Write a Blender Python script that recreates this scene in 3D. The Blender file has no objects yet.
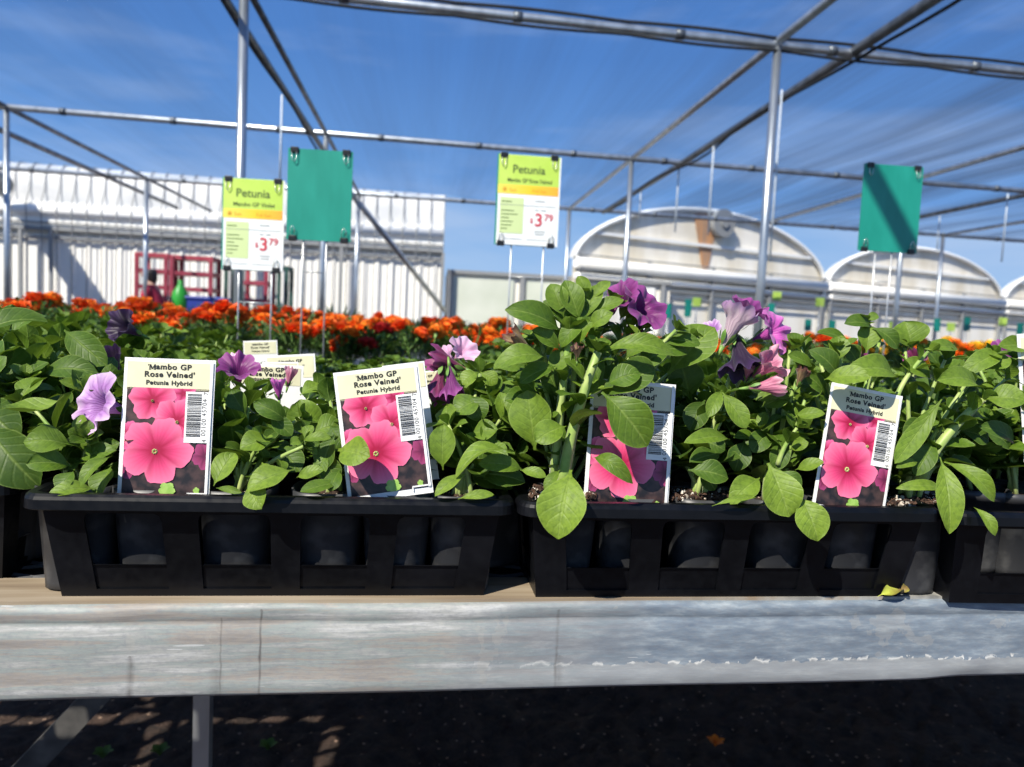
import bpy, math, random
from math import sin, cos, pi, radians, sqrt
from mathutils import Vector as V, Matrix

S = bpy.context.scene
COL = S.collection

# ------------------------------------------------------------------ camera
F = 770.0                                   # focal length in pixels of the 1024 wide frame
YAW, PITCH, ROLL, CZ = radians(6.4), radians(4.3), radians(2.7), 0.98
fwd = V((sin(YAW)*cos(PITCH), cos(YAW)*cos(PITCH), -sin(PITCH)))
r0 = V((cos(YAW), -sin(YAW), 0)); u0 = r0.cross(fwd)
right = r0*cos(ROLL)+u0*sin(ROLL); up = u0*cos(ROLL)-r0*sin(ROLL)
O = V((0, 0, CZ))
cam = bpy.data.cameras.new('camera'); camo = bpy.data.objects.new('camera', cam); COL.objects.link(camo)
m = Matrix((right, up, -fwd)).transposed().to_4x4(); m.translation = O
camo.matrix_world = m
cam.sensor_width = 36; cam.lens = F*36/1024
cam.clip_start = .02; cam.clip_end = 500
cam.dof.use_dof = True; cam.dof.focus_distance = .67; cam.dof.aperture_fstop = 8.0
S.camera = camo

# ------------------------------------------------------------------ world, sun, exposure
W = bpy.data.worlds.new('sky'); S.world = W; W.use_nodes = True
nt = W.node_tree; nt.nodes.clear()
def wn(t, **k):
    n = nt.nodes.new(t)
    for a, b in k.items(): setattr(n, a, b)
    return n
tc = wn('ShaderNodeTexCoord'); sep = wn('ShaderNodeSeparateXYZ'); nt.links.new(tc.outputs['Generated'], sep.inputs[0])
cr = wn('ShaderNodeValToRGB'); nt.links.new(sep.outputs['Z'], cr.inputs[0])
e = cr.color_ramp.elements
e[0].position = 0.0; e[0].color = (.50, .66, .86, 1)
e[1].position = .75; e[1].color = (.055, .17, .50, 1)
for p, c in ((.06, (.36, .56, .86, 1)), (.16, (.19, .40, .78, 1)), (.32, (.10, .26, .62, 1))):
    q = e.new(p); q.color = c
mp = wn('ShaderNodeMapping'); mp.inputs['Rotation'].default_value = (0, radians(28), radians(10)); mp.inputs['Scale'].default_value = (1.2, 2.0, 7.0)
nt.links.new(tc.outputs['Generated'], mp.inputs[0])
nz = wn('ShaderNodeTexNoise'); nz.inputs['Scale'].default_value = 1.7; nz.inputs['Detail'].default_value = 6; nz.inputs['Roughness'].default_value = .55
nt.links.new(mp.outputs[0], nz.inputs['Vector'])
cc = wn('ShaderNodeValToRGB'); cc.color_ramp.elements[0].position = .46; cc.color_ramp.elements[0].color = (0, 0, 0, 1)
cc.color_ramp.elements[1].position = .8; cc.color_ramp.elements[1].color = (.55, .55, .55, 1)
nt.links.new(nz.outputs[0], cc.inputs[0])
mx = wn('ShaderNodeMix', data_type='RGBA'); nt.links.new(cc.outputs[0], mx.inputs[0]); nt.links.new(cr.outputs[0], mx.inputs[6]); mx.inputs[7].default_value = (.62, .72, .90, 1)
bg = wn('ShaderNodeBackground'); bg.inputs[1].default_value = 1.0; nt.links.new(mx.outputs[2], bg.inputs[0])
wo = wn('ShaderNodeOutputWorld'); nt.links.new(bg.outputs[0], wo.inputs[0])

sl = bpy.data.lights.new('sun', 'SUN'); sl.energy = 6.6; sl.angle = radians(.55); sl.color = (1, .94, .82)
so = bpy.data.objects.new('sun', sl); COL.objects.link(so)
SUNDIR = V((.47, .55, -.69)).normalized()
so.rotation_euler = SUNDIR.to_track_quat('-Z', 'Y').to_euler(); so.location = (-6, -5, 9)

vs = S.view_settings
vs.view_transform = 'Standard'; vs.look = 'None'; vs.gamma = 1; vs.use_curve_mapping = False; vs.exposure = 0.0

# ------------------------------------------------------------------ measuring helpers (camera ray meets a plane)
def ray(px, py): return fwd+right*((px-512)/F)+up*((383.5-py)/F)
def onz(px, py, z): d = ray(px, py); return O+d*((z-CZ)/d.z)
def ony(px, py, y): d = ray(px, py); return O+d*(y/d.y)
def mpp(y): return y/F        # metres per pixel at distance y

# ------------------------------------------------------------------ materials
def mat(name, color, rough=.5, metal=0, build=None, **kw):
    M = bpy.data.materials.new(name); M.use_nodes = True
    b = M.node_tree.nodes['Principled BSDF']
    b.inputs['Base Color'].default_value = (*color, 1); b.inputs['Roughness'].default_value = rough; b.inputs['Metallic'].default_value = metal
    for k, v in kw.items(): b.inputs[k.replace('_', ' ')].default_value = v
    if build: build(M.node_tree, b)
    return M
class N:
    """tiny node builder"""
    def __init__(s, t): s.t = t
    def n(s, typ, **k):
        x = s.t.nodes.new('ShaderNode'+typ)
        for a, b in k.items(): setattr(x, a, b)
        return x
    def l(s, a, b): s.t.links.new(a, b)
    def set(s, sock, v):
        if hasattr(v, 'is_output') or isinstance(v, bpy.types.NodeSocket): s.l(v, sock)
        else: sock.default_value = v
    def math(s, op, a, b=0, c=None):
        x = s.n('Math', operation=op); s.set(x.inputs[0], a); s.set(x.inputs[1], b)
        if c is not None: s.set(x.inputs[2], c)
        return x.outputs[0]
    def ramp(s, f, stops):
        x = s.n('ValToRGB'); s.l(f, x.inputs[0]); el = x.color_ramp.elements
        while len(el) > 1: el.remove(el[0])
        el[0].position = stops[0][0]; c = stops[0][1]; el[0].color = (*c, 1) if len(c) == 3 else c
        for p, c in stops[1:]:
            q = el.new(p); q.color = (*c, 1)
        return x.outputs[0]
    def noise(s, vec=None, scale=5, detail=3, rough=.5, stretch=None, obj=True):
        tc = s.n('TexCoord'); v = vec or (tc.outputs['Object'] if obj else tc.outputs['Generated'])
        if stretch:
            m = s.n('Mapping'); m.inputs['Scale'].default_value = stretch; s.l(v, m.inputs[0]); v = m.outputs[0]
        x = s.n('TexNoise'); x.inputs['Scale'].default_value = scale; x.inputs['Detail'].default_value = detail; x.inputs['Roughness'].default_value = rough
        s.l(v, x.inputs['Vector']); return x.outputs[0]
    def mix(s, f, a, b, typ='MIX'):
        x = s.n('Mix', data_type='RGBA', blend_type=typ); s.set(x.inputs[0], f)
        for i, q in ((6, a), (7, b)):
            if isinstance(q, tuple): x.inputs[i].default_value = (*q, 1) if len(q) == 3 else q
            else: s.l(q, x.inputs[i])
        return x.outputs[2]
    def bump(s, bsdf, h, st=.3, dist=.01):
        x = s.n('Bump'); x.inputs['Strength'].default_value = st; x.inputs['Distance'].default_value = dist; s.l(h, x.inputs['Height']); s.l(x.outputs[0], bsdf.inputs['Normal'])

def noisy(c1, c2, scale=8, stretch=None, bump=0, detail=4, p=(.35, .65), dist=.002, obj=True):
    def f(t, b):
        n = N(t); h = n.noise(scale=scale, stretch=stretch, detail=detail, obj=obj)
        n.l(n.ramp(h, [(p[0], c1), (p[1], c2)]), b.inputs['Base Color'])
        if bump: n.bump(b, h, bump, dist)
    return f

def leaf_mat(name, dark, mid, light, vein, trans=.30):
    M = bpy.data.materials.new(name); M.use_nodes = True; t = M.node_tree; n = N(t); b = t.nodes['Principled BSDF']
    uv = n.n('UVMap'); sp = n.n('SeparateXYZ'); n.l(uv.outputs[0], sp.inputs[0])
    at = n.n('Attribute', attribute_name='tint')
    c = n.ramp(at.outputs['Fac'], [(0, dark), (.5, mid), (1, light)])
    no = n.noise(scale=55, detail=3)
    c = n.mix(n.math('MULTIPLY', no, .35), c, light, 'MIX')
    du = n.math('ABSOLUTE', n.math('SUBTRACT', sp.outputs['X'], .5))
    mid_ = n.math('SUBTRACT', 1, n.math('MULTIPLY', du, 22)); mid_ = n.math('MAXIMUM', mid_, 0)
    lat = n.math('FRACT', n.math('MULTIPLY', n.math('SUBTRACT', sp.outputs['Y'], n.math('MULTIPLY', du, .55)), 7))
    la = n.math('MAXIMUM', n.math('SUBTRACT', 1, n.math('MULTIPLY', n.math('ABSOLUTE', n.math('SUBTRACT', lat, .5)), 6)), 0)
    ve = n.math('MAXIMUM', n.math('MULTIPLY', mid_, .45), n.math('MULTIPLY', la, .09))
    c = n.mix(ve, c, vein)
    mot = n.noise(scale=260, detail=4, rough=.65)
    c = n.mix(n.math('MULTIPLY', n.math('MAXIMUM', n.math('SUBTRACT', mot, .42), 0), 1.6), c, dark)
    rim_ = n.math('MULTIPLY', n.math('MAXIMUM', n.math('SUBTRACT', du, .465), 0), 14)
    c = n.mix(rim_, c, vein)
    n.l(c, b.inputs['Base Color']); b.inputs['Roughness'].default_value = .5; b.inputs['Specular IOR Level'].default_value = .35
    no = n.math('ADD', n.math('MULTIPLY', no, .5), n.math('MULTIPLY', mot, .6))
    hh = n.math('SUBTRACT', n.math('MULTIPLY', no, .6), n.math('ADD', n.math('MULTIPLY', la, .35), mid_))
    n.bump(b, hh, .42, .0012)
    tr = n.n('BsdfTranslucent'); n.l(n.mix(.5, c, (.26, .42, .03)), tr.inputs[0])
    ms = n.n('MixShader'); ms.inputs[0].default_value = trans
    n.l(b.outputs[0], ms.inputs[1]); n.l(tr.outputs[0], ms.inputs[2]); n.l(ms.outputs[0], t.nodes['Material Output'].inputs[0])
    return M
M = {}
M['leaf'] = leaf_mat('petunia_leaf', (.018, .055, .008), (.066, .138, .010), (.20, .305, .030), (.32, .43, .10), .22)
M['leaf2'] = leaf_mat('bedding_leaf', (.020, .055, .012), (.045, .105, .018), (.10, .19, .03), (.14, .25, .06), .18)
M['leafgrey'] = leaf_mat('grey_green_leaf', (.06, .10, .06), (.12, .18, .10), (.22, .30, .18), (.3, .36, .24), .2)
M['stem'] = mat('petunia_stem', (.28, .40, .09), .5, build=noisy((.22, .36, .06), (.42, .50, .16), 60), Sheen_Weight=.25)
M['calyx'] = mat('calyx_green', (.13, .26, .05), .5, build=noisy((.09, .2, .03), (.2, .34, .07), 120))

def petal_mat(name, base, edge, vein, throat, vs=22, vstr=.8, trans=.25):
    M_ = bpy.data.materials.new(name); M_.use_nodes = True; t = M_.node_tree; n = N(t); b = t.nodes['Principled BSDF']
    uv = n.n('UVMap'); sp = n.n('SeparateXYZ'); n.l(uv.outputs[0], sp.inputs[0])
    c = n.ramp(sp.outputs['Y'], [(0, throat), (.3, base), (.75, base), (1, edge)])
    wob = n.noise(scale=90, detail=3)
    a = n.math('ADD', n.math('MULTIPLY', sp.outputs['X'], vs), n.math('MULTIPLY', n.math('SUBTRACT', wob, .5), 2.2))
    fr = n.math('ABSOLUTE', n.math('SUBTRACT', n.math('FRACT', a), .5))
    ve = n.math('MAXIMUM', n.math('SUBTRACT', 1, n.math('MULTIPLY', fr, 4)), 0)
    ve = n.math('MULTIPLY', n.math('MULTIPLY', ve, vstr), n.math('SUBTRACT', 1.15, sp.outputs['Y']))
    c = n.mix(ve, c, vein)
    n.l(c, b.inputs['Base Color']); b.inputs['Roughness'].default_value = .5; b.inputs['Sheen Weight'].default_value = .2
    n.bump(b, ve, .4, .001)
    if trans:
        tr = n.n('BsdfTranslucent'); n.l(c, tr.inputs[0]); ms = n.n('MixShader'); ms.inputs[0].default_value = trans
        n.l(b.outputs[0], ms.inputs[1]); n.l(tr.outputs[0], ms.inputs[2]); n.l(ms.outputs[0], t.nodes['Material Output'].inputs[0])
    return M_
M['violet'] = petal_mat('violet_petal', (.19, .018, .155), (.34, .07, .29), (.05, .003, .05), (.08, .005, .09))
M['lilac'] = petal_mat('lilac_petal', (.50, .24, .58), (.82, .60, .84), (.20, .02, .27), (.14, .01, .18), 26, 1.0)
M['magenta'] = petal_mat('magenta_petal', (.60, .10, .46), (.74, .24, .60), (.30, .02, .28), (.25, .02, .25))
M['purple'] = petal_mat('dark_purple_petal', (.022, .007, .035), (.05, .015, .085), (.015, .004, .03), (.02, .005, .03))
M['pinkwilt'] = petal_mat('wilted_pink_petal', (.66, .22, .34), (.78, .42, .50), (.36, .05, .14), (.45, .15, .2), 16)
M['palewilt'] = petal_mat('wilted_pale_petal', (.68, .52, .58), (.50, .28, .52), (.34, .17, .30), (.72, .62, .55), 16)
M['winewilt'] = petal_mat('withered_wine_petal', (.20, .02, .09), (.34, .06, .22), (.05, .01, .02), (.35, .25, .10), 12)
M['brownwilt'] = petal_mat('withered_brown_petal', (.30, .20, .10), (.18, .05, .05), (.06, .02, .02), (.5, .45, .15), 10)
M['palepink'] = petal_mat('pale_pink_petal', (.80, .45, .66), (.86, .58, .76), (.5, .1, .3), (.25, .05, .3), 20, .3)

M['tray'] = mat('black_tray_plastic', (.012, .013, .016), .36, Specular_IOR_Level=.28, build=lambda t, b: (lambda n, h: (n.l(n.ramp(h, [(.45, (.0018, .0022, .0034)), (.75, (.006, .0065, .009))]), b.inputs['Base Color']), n.l(n.ramp(n.noise(scale=130, detail=5), [(.3, (.30,)*3), (.7, (.5,)*3)]), b.inputs['Roughness'])))(N(t), N(t).noise(scale=14, detail=6)))
M['pot'] = mat('black_pot_plastic', (.02, .021, .024), .42, build=noisy((.034, .035, .039), (.13, .13, .13), 40, detail=8, p=(.5, .85)))
def soil_f(c1, c2, perl, scale, pth=.13, bdist=.004):
    def f(t, b):
        n = N(t); h = n.noise(scale=scale, detail=6, rough=.7)
        c = n.ramp(h, [(.3, c1), (.7, c2)])
        v = n.n('TexVoronoi'); v.inputs['Scale'].default_value = scale*2.2; tc_ = n.n('TexCoord'); n.l(tc_.outputs['Object'], v.inputs['Vector'])
        k = n.math('LESS_THAN', v.outputs['Distance'], pth)
        rnd = n.n('SeparateXYZ'); n.l(v.outputs['Color'], rnd.inputs[0]); k = n.math('MULTIPLY', k, n.math('GREATER_THAN', rnd.outputs[0], .72))
        n.l(n.mix(k, c, perl), b.inputs['Base Color']); n.bump(b, h, 1, bdist)
    return f
M['soil'] = mat('potting_mix', (.05, .03, .02), .95, build=soil_f((.012, .007, .005), (.10, .055, .035), (.5, .42, .34), 120, .3))
M['perlite'] = mat('perlite', (.72, .68, .60), .8, build=noisy((.45, .36, .28), (.8, .76, .68), 200))
M['bark'] = mat('bark_crumb', (.12, .06, .035), .9, build=noisy((.015, .008, .006), (.10, .05, .03), 150))
M['ground'] = mat('soil_ground', (.05, .035, .025), .95, build=soil_f((.012, .009, .008), (.085, .05, .035), (.30, .2, .14), 22, .2, .02))

def galv(t, b):
    n = N(t); tc_ = n.n('TexCoord'); sp = n.n('SeparateXYZ'); n.l(tc_.outputs['Object'], sp.inputs[0])
    bands = n.noise(scale=10, detail=8, rough=.68, stretch=(.55, 1, 8))
    fine = n.noise(scale=60, detail=5, rough=.65, stretch=(.5, 1, 2.2))
    spang = n.noise(scale=260, detail=4, rough=.75, stretch=(.6, 1, 1.3))
    warm = n.ramp(bands, [(.24, (.16, .14, .125)), (.38, (.27, .245, .22)), (.46, (.34, .31, .275)), (.51, (.29, .325, .31)), (.57, (.37, .37, .35)), (.64, (.50, .50, .485)), (.74, (.28, .28, .29))])
    cool = n.ramp(fine, [(.30, (.13, .165, .215)), (.5, (.19, .235, .285)), (.72, (.34, .385, .42))])
    wob = n.math('MULTIPLY', n.math('SUBTRACT', n.noise(scale=6, detail=3), .5), .3)
    f = n.ramp(n.math('ADD', n.math('ADD', sp.outputs['X'], wob), .5), [(.46, (0,)*3), (.62, (1,)*3)])
    c = n.mix(f, warm, cool)
    c = n.mix(n.math('MULTIPLY', n.math('MAXIMUM', n.math('SUBTRACT', spang, .45), 0), 2.2), c, (.22, .23, .25))
    # white oxide crust line low on the beam and dirt scratches
    z = n.math('ADD', sp.outputs['Z'], n.math('MULTIPLY', n.math('SUBTRACT', n.noise(scale=90, detail=6), .5), .014))
    d = n.math('ABSOLUTE', n.math('SUBTRACT', z, -.053)); k = n.math('MAXIMUM', n.math('SUBTRACT', 1, n.math('MULTIPLY', d, 420)), 0)
    k = n.math('MULTIPLY', n.math('MULTIPLY', k, f), n.math('GREATER_THAN', n.noise(scale=70, detail=5), .52))
    c = n.mix(k, c, (.66, .65, .62))
    low = n.math('MULTIPLY', n.math('LESS_THAN', z, -.054), .5)
    c = n.mix(n.math('MULTIPLY', low, f), c, (.38, .37, .35))
    scr = n.noise(scale=45, detail=2, stretch=(1, 1, .03)); s2 = n.math('GREATER_THAN', scr, .735)
    c = n.mix(n.math('MULTIPLY', s2, .55), c, (.14, .13, .12))
    sh = n.noise(scale=50, detail=3, stretch=(.12, 1, 2)); s3 = n.math('GREATER_THAN', sh, .70)
    c = n.mix(n.math('MULTIPLY', s3, .5), c, (.66, .66, .65))
    # grime runs and stains that sit at their own places on the beam
    wv = n.math('MULTIPLY', n.math('SUBTRACT', n.noise(scale=70, detail=4), .5), .004)
    for (xs, wd, z0, st) in ((-.233, 900, -.010, .5), (-.203, 700, -.004, .75), (-.300, 260, -.040, .55), (.038, 500, -.006, .45), (-.236, 160, -.052, .4), (.041, 220, -.045, .3)):
        ln = n.math('MAXIMUM', n.math('SUBTRACT', 1, n.math('MULTIPLY', n.math('ABSOLUTE', n.math('SUBTRACT', n.math('ADD', sp.outputs['X'], wv), xs)), wd)), 0)
        ln = n.math('MULTIPLY', n.math('MULTIPLY', ln, n.math('LESS_THAN', z, z0)), n.math('MULTIPLY', n.noise(scale=120, detail=3), st*1.9))
        c = n.mix(ln, c, (.10, .09, .085))
    bl = n.noise(scale=16, detail=5, rough=.6); c = n.mix(n.math('MULTIPLY', n.math('GREATER_THAN', bl, .63), .22), c, (.42, .39, .34))
    n.l(c, b.inputs['Base Color']); n.l(n.ramp(fine, [(.3, (.55,)*3), (.7, (.75,)*3)]), b.inputs['Roughness'])
    n.bump(b, bands, .25, .002)
M['beam'] = mat('galvanised_beam', (.5, .52, .55), .5, .12, build=galv)
def rimtop(t, b):
    n = N(t); tc_ = n.n('TexCoord'); sp = n.n('SeparateXYZ'); n.l(tc_.outputs['Object'], sp.inputs[0])
    g = n.noise(scale=18, detail=6, stretch=(.25, 3, 1))
    wood = n.ramp(g, [(.3, (.18, .13, .085)), (.5, (.30, .235, .16)), (.7, (.42, .35, .26))])
    met = n.ramp(n.noise(scale=40, detail=6), [(.35, (.20, .20, .19)), (.5, (.36, .35, .32)), (.7, (.28, .20, .13))])
    f = n.ramp(n.math('ADD', sp.outputs['X'], .5), [(.62, (0,)*3), (.78, (1,)*3)])
    n.l(n.mix(f, wood, met), b.inputs['Base Color']); n.bump(b, g, .3, .002)
M['rimtop'] = mat('weathered_edge', (.5, .42, .3), .7, build=rimtop)
M['mesh'] = mat('black_expanded_metal', (.10, .10, .105), .4, .1)
M['galvpipe'] = mat('galvanised_pipe', (.5, .52, .54), .34, .75, build=noisy((.42, .44, .46), (.62, .64, .66), 12, stretch=(1, 1, .3)))
M['darkpipe'] = mat('dull_pipe', (.16, .17, .18), .45, .6, build=noisy((.10, .11, .12), (.24, .25, .26), 8))
M['shadesteel'] = mat('shade_darkened_steel', (.05, .05, .048), .75, build=noisy((.03, .03, .03), (.09, .085, .08), 20))  # brace colour darkened for the shade it stands in under the bench
M['blackcable'] = mat('black_rope', (.012, .012, .014), .8, build=noisy((.008, .008, .01), (.03, .03, .03), 90))
M['cord'] = mat('white_cord', (.72, .76, .80), .6, build=noisy((.62, .68, .74), (.8, .82, .84), 30))
M['cardwhite'] = mat('tag_white', (.86, .86, .84), .42, build=noisy((.84, .84, .82), (.89, .89, .87), 60))
M['cream'] = mat('tag_cream', (.74, .71, .48), .45, build=noisy((.70, .67, .45), (.78, .75, .52), 40))
M['ink'] = mat('black_ink', (.008, .008, .008), .5)
M['ptint'] = mat('printed_background', (.05, .03, .025), .4, build=noisy((.012, .010, .012), (.10, .055, .05), 90, detail=5, p=(.4, .7)))
def pp(name, base, edge, vein, thr):
    M_ = bpy.data.materials.new(name); M_.use_nodes = True; t = M_.node_tree; n = N(t); b = t.nodes['Principled BSDF']
    uv = n.n('UVMap'); sp = n.n('SeparateXYZ'); n.l(uv.outputs[0], sp.inputs[0])
    c = n.ramp(sp.outputs['Y'], [(0, thr), (.16, vein), (.5, base), (1, edge)])
    wob = n.noise(scale=420, detail=4); u = sp.outputs['X']
    def lines(k, wid, off=0.): 
        fr = n.math('ABSOLUTE', n.math('SUBTRACT', n.math('FRACT', n.math('ADD', n.math('MULTIPLY', n.math('ADD', u, n.math('MULTIPLY', n.math('SUBTRACT', wob, .5), .02)), k), off)), .5))
        return n.math('MAXIMUM', n.math('SUBTRACT', 1, n.math('MULTIPLY', fr, wid)), 0)
    main = n.math('MULTIPLY', lines(5, 4.5), n.math('SUBTRACT', 1.15, n.math('MULTIPLY', sp.outputs['Y'], .9)))
    fine = n.math('MULTIPLY', lines(35, 3), n.math('MULTIPLY', n.math('SUBTRACT', 1, sp.outputs['Y']), .35))
    c = n.mix(n.math('MAXIMUM', main, fine), c, vein)
    n.l(c, b.inputs['Base Color']); b.inputs['Roughness'].default_value = .42; return M_
M['pp1'] = pp('printed_pink_petal', (.70, .055, .18), (.84, .19, .34), (.36, .003, .045), (.30, .01, .05))
M['pp2'] = pp('printed_deep_pink_petal', (.62, .06, .19), (.72, .14, .32), (.32, .005, .05), (.40, .01, .07))
M['pp3'] = pp('printed_wine_petal', (.26, .03, .10), (.34, .05, .16), (.12, .01, .05), (.1, .01, .04))
M['pgreen'] = mat('printed_leaf', (.30, .50, .09), .45, build=noisy((.22, .42, .06), (.42, .6, .16), 150))
M['pyellow'] = mat('printed_stamen', (.45, .48, .18), .5)
M['signgreen'] = mat('green_corrugated_board', (.01, .27, .20), .42, build=lambda t, b: (lambda n: (n.l(n.ramp(n.noise(scale=6, detail=5, stretch=(3, 1, .6)), [(.3, (.006, .23, .17)), (.75, (.016, .31, .235))]), b.inputs['Base Color'])))(N(t)))
M['lime'] = mat('lime_print', (.52, .72, .10), .5, build=noisy((.48, .69, .09), (.58, .76, .14), 8))
M['orange'] = mat('amber_print', (.90, .56, .05), .5, build=lambda t, b: (lambda n, s: (n.l(n.n('TexCoord').outputs['Generated'], s.inputs[0]), n.l(n.ramp(s.outputs['X'], [(0, (.93, .74, .12)), (.55, (.95, .60, .03)), (1, (.93, .42, .04))]), b.inputs['Base Color'])))(N(t), t.nodes.new('ShaderNodeSeparateXYZ')))
M['paper'] = mat('laminated_paper', (.86, .88, .88), .35, build=noisy((.84, .86, .86), (.88, .9, .9), 4))
M['palelime'] = mat('pale_lime_print', (.62, .74, .36), .5, build=noisy((.60, .72, .34), (.65, .76, .4), 5))
M['inkgreen'] = mat('olive_ink', (.09, .15, .03), .5)
M['inkgrey'] = mat('grey_ink', (.35, .37, .36), .5)
M['inkred'] = mat('red_ink', (.60, .05, .08), .5)
M['amberink'] = mat('brown_amber_ink', (.62, .30, .02), .5)
M['clip'] = mat('black_clip', (.012, .012, .012), .35)
M['clipwire'] = mat('clip_wire', (.75, .74, .70), .25, .8)
M['stake'] = mat('sign_wire', (.55, .56, .56), .35, .6, build=noisy((.45, .46, .46), (.65, .66, .66), 20))
M['mor'] = mat('marigold_orange', (.95, .20, .012), .6, build=noisy((.92, .15, .008), (1.0, .32, .02), 90, p=(.3, .7)))
M['mred'] = mat('marigold_red_orange', (.80, .09, .01), .6, build=noisy((.74, .06, .006), (.92, .16, .012), 90, p=(.3, .7)))
M['myel'] = mat('marigold_yellow', (.92, .56, .02), .6, build=noisy((.88, .42, .01), (.95, .66, .05), 90, p=(.3, .7)))
M['crimson'] = mat('crimson_bloom', (.42, .008, .01), .6, build=noisy((.28, .004, .008), (.55, .02, .015), 90))

# ------------------------------------------------------------------ mesh builder
class MB:
    def __init__(s): s.v = []; s.f = []; s.uv = []; s.t = []; s.sm = []
    def face(s, idx, uvs=None, tint=.5, smooth=True):
        s.f.append(idx); s.uv.append(uvs or [(0, 0)]*len(idx)); s.t.append(tint); s.sm.append(smooth)
    def quadgrid(s, P, U=None, tint=.5, closeu=False, smooth=True):
        """P[i][j] points, U[i][j] uvs"""
        b = len(s.v); ni = len(P); nj = len(P[0])
        for r in P: s.v.extend([tuple(p) for p in r])
        for i in range(ni-1):
            for j in range(nj if closeu else nj-1):
                j2 = (j+1) % nj
                idx = (b+i*nj+j, b+i*nj+j2, b+(i+1)*nj+j2, b+(i+1)*nj+j)
                u = [U[i][j], U[i][j+1], U[i+1][j+1], U[i+1][j]] if U else None
                s.face(idx, u, tint, smooth)
    def box(s, c, d, R=None, smooth=False):
        b = len(s.v)
        for z in (-.5, .5):
            for y in (-.5, .5):
                for x in (-.5, .5):
                    p = V((x*d[0], y*d[1], z*d[2]))
                    if R: p = R @ p
                    s.v.append(tuple(p+V(c)))
        for f in ((0, 2, 3, 1), (4, 5, 7, 6), (0, 1, 5, 4), (2, 6, 7, 3), (0, 4, 6, 2), (1, 3, 7, 5)):
            s.face(tuple(b+i for i in f), smooth=smooth)
    def bar(s, a, b_, w, h=None):
        a, b_ = V(a), V(b_); d = b_-a; L = d.length; R = d.to_track_quat('X', 'Z').to_matrix()
        s.box((a+b_)/2, (L, w, h or w), R)
    def tube(s, pts, rad, n=8, caps=True, tint=.5):
        pts = [V(p) for p in pts]; 
        if not isinstance(rad, (list, tuple)): rad = [rad]*len(pts)
        rings = []; prev = None
        for i, p in enumerate(pts):
            t = (pts[min(i+1, len(pts)-1)]-pts[max(i-1, 0)])
            t = t.normalized() if t.length > 1e-9 else V((0, 0, 1))
            if prev is None:
                a = t.orthogonal().normalized()
            else:
                a = (prev-t*prev.dot(t)); a = a.normalized() if a.length > 1e-6 else t.orthogonal().normalized()
            prev = a; c = t.cross(a)
            rings.append([p+(a*cos(2*pi*k/n)+c*sin(2*pi*k/n))*rad[i] for k in range(n)])
        b = len(s.v); s.quadgrid(rings, None, tint, True)
        if caps:
            s.face(tuple(b+k for k in reversed(range(n))), tint=tint, smooth=False)
            e_ = b+(len(pts)-1)*n; s.face(tuple(e_+k for k in range(n)), tint=tint, smooth=False)
    def lathe(s, prof, c, n=24, sx=1, sy=1):
        s.quadgrid([[V((c[0]+r*cos(2*pi*k/n)*sx, c[1]+r*sin(2*pi*k/n)*sy, c[2]+z)) for k in range(n)] for r, z in prof], None, .5, True)
    def poly(s, pts, smooth=False, uvs=None):
        b = len(s.v); s.v.extend([tuple(p) for p in pts]); s.face(tuple(range(b, b+len(pts))), uvs, smooth=smooth)
    def mesh(s, name, material):
        me = bpy.data.meshes.new(name); me.from_pydata(s.v, [], s.f)
        ul = me.uv_layers.new(name='UVMap'); flat = [c for u in s.uv for q in u for c in q]; ul.data.foreach_set('uv', flat)
        at = me.attributes.new('tint', 'FLOAT', 'FACE'); at.data.foreach_set('value', s.t)
        me.polygons.foreach_set('use_smooth', s.sm)
        me.materials.append(M[material] if isinstance(material, str) else material); me.update(); return me
    def build(s, name, material, parent=None, loc=(0, 0, 0)):
        o = bpy.data.objects.new(name, s.mesh(name, material)); COL.objects.link(o); o.location = loc
        if parent: o.parent = parent
        return o
def tag(o, label=None, cat=None, group=None, kind=None):
    if label: o['label'] = label
    if cat: o['category'] = cat
    if group: o['group'] = group
    if kind: o['kind'] = kind
    return o
def empty(name, loc=(0, 0, 0), rz=0, rot=None):
    o = bpy.data.objects.new(name, None); COL.objects.link(o); o.location = loc; o.rotation_euler = rot or (0, 0, rz); o.empty_display_size = .05; return o
KIDS = {}
def children(o): return [c for c in COL.objects if c.parent == o]
def copy_tree(o, parent=None):
    c = o.copy(); COL.objects.link(c); c.parent = parent
    for ch in children(o): copy_tree(ch, c)
    return c
TREES = {}
def fast_copy(o):
    """copy a prototype whose child list was cached in TREES"""
    def rec(node, parent):
        src, kids = node; c = src.copy(); COL.objects.link(c); c.parent = parent
        for k in kids: rec(k, c)
        return c
    return rec(TREES[o.name], None)
def cache(o):
    def rec(x): return (x, [rec(c) for c in children(x)])
    TREES[o.name] = rec(o); return o
def struct(o): o['kind'] = 'structure'; return o
def bevel(o, w, seg=2):
    b = o.modifiers.new('bevel', 'BEVEL'); b.width = w; b.segments = seg; b.limit_method = 'ANGLE'; b.angle_limit = radians(40); return o

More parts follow.
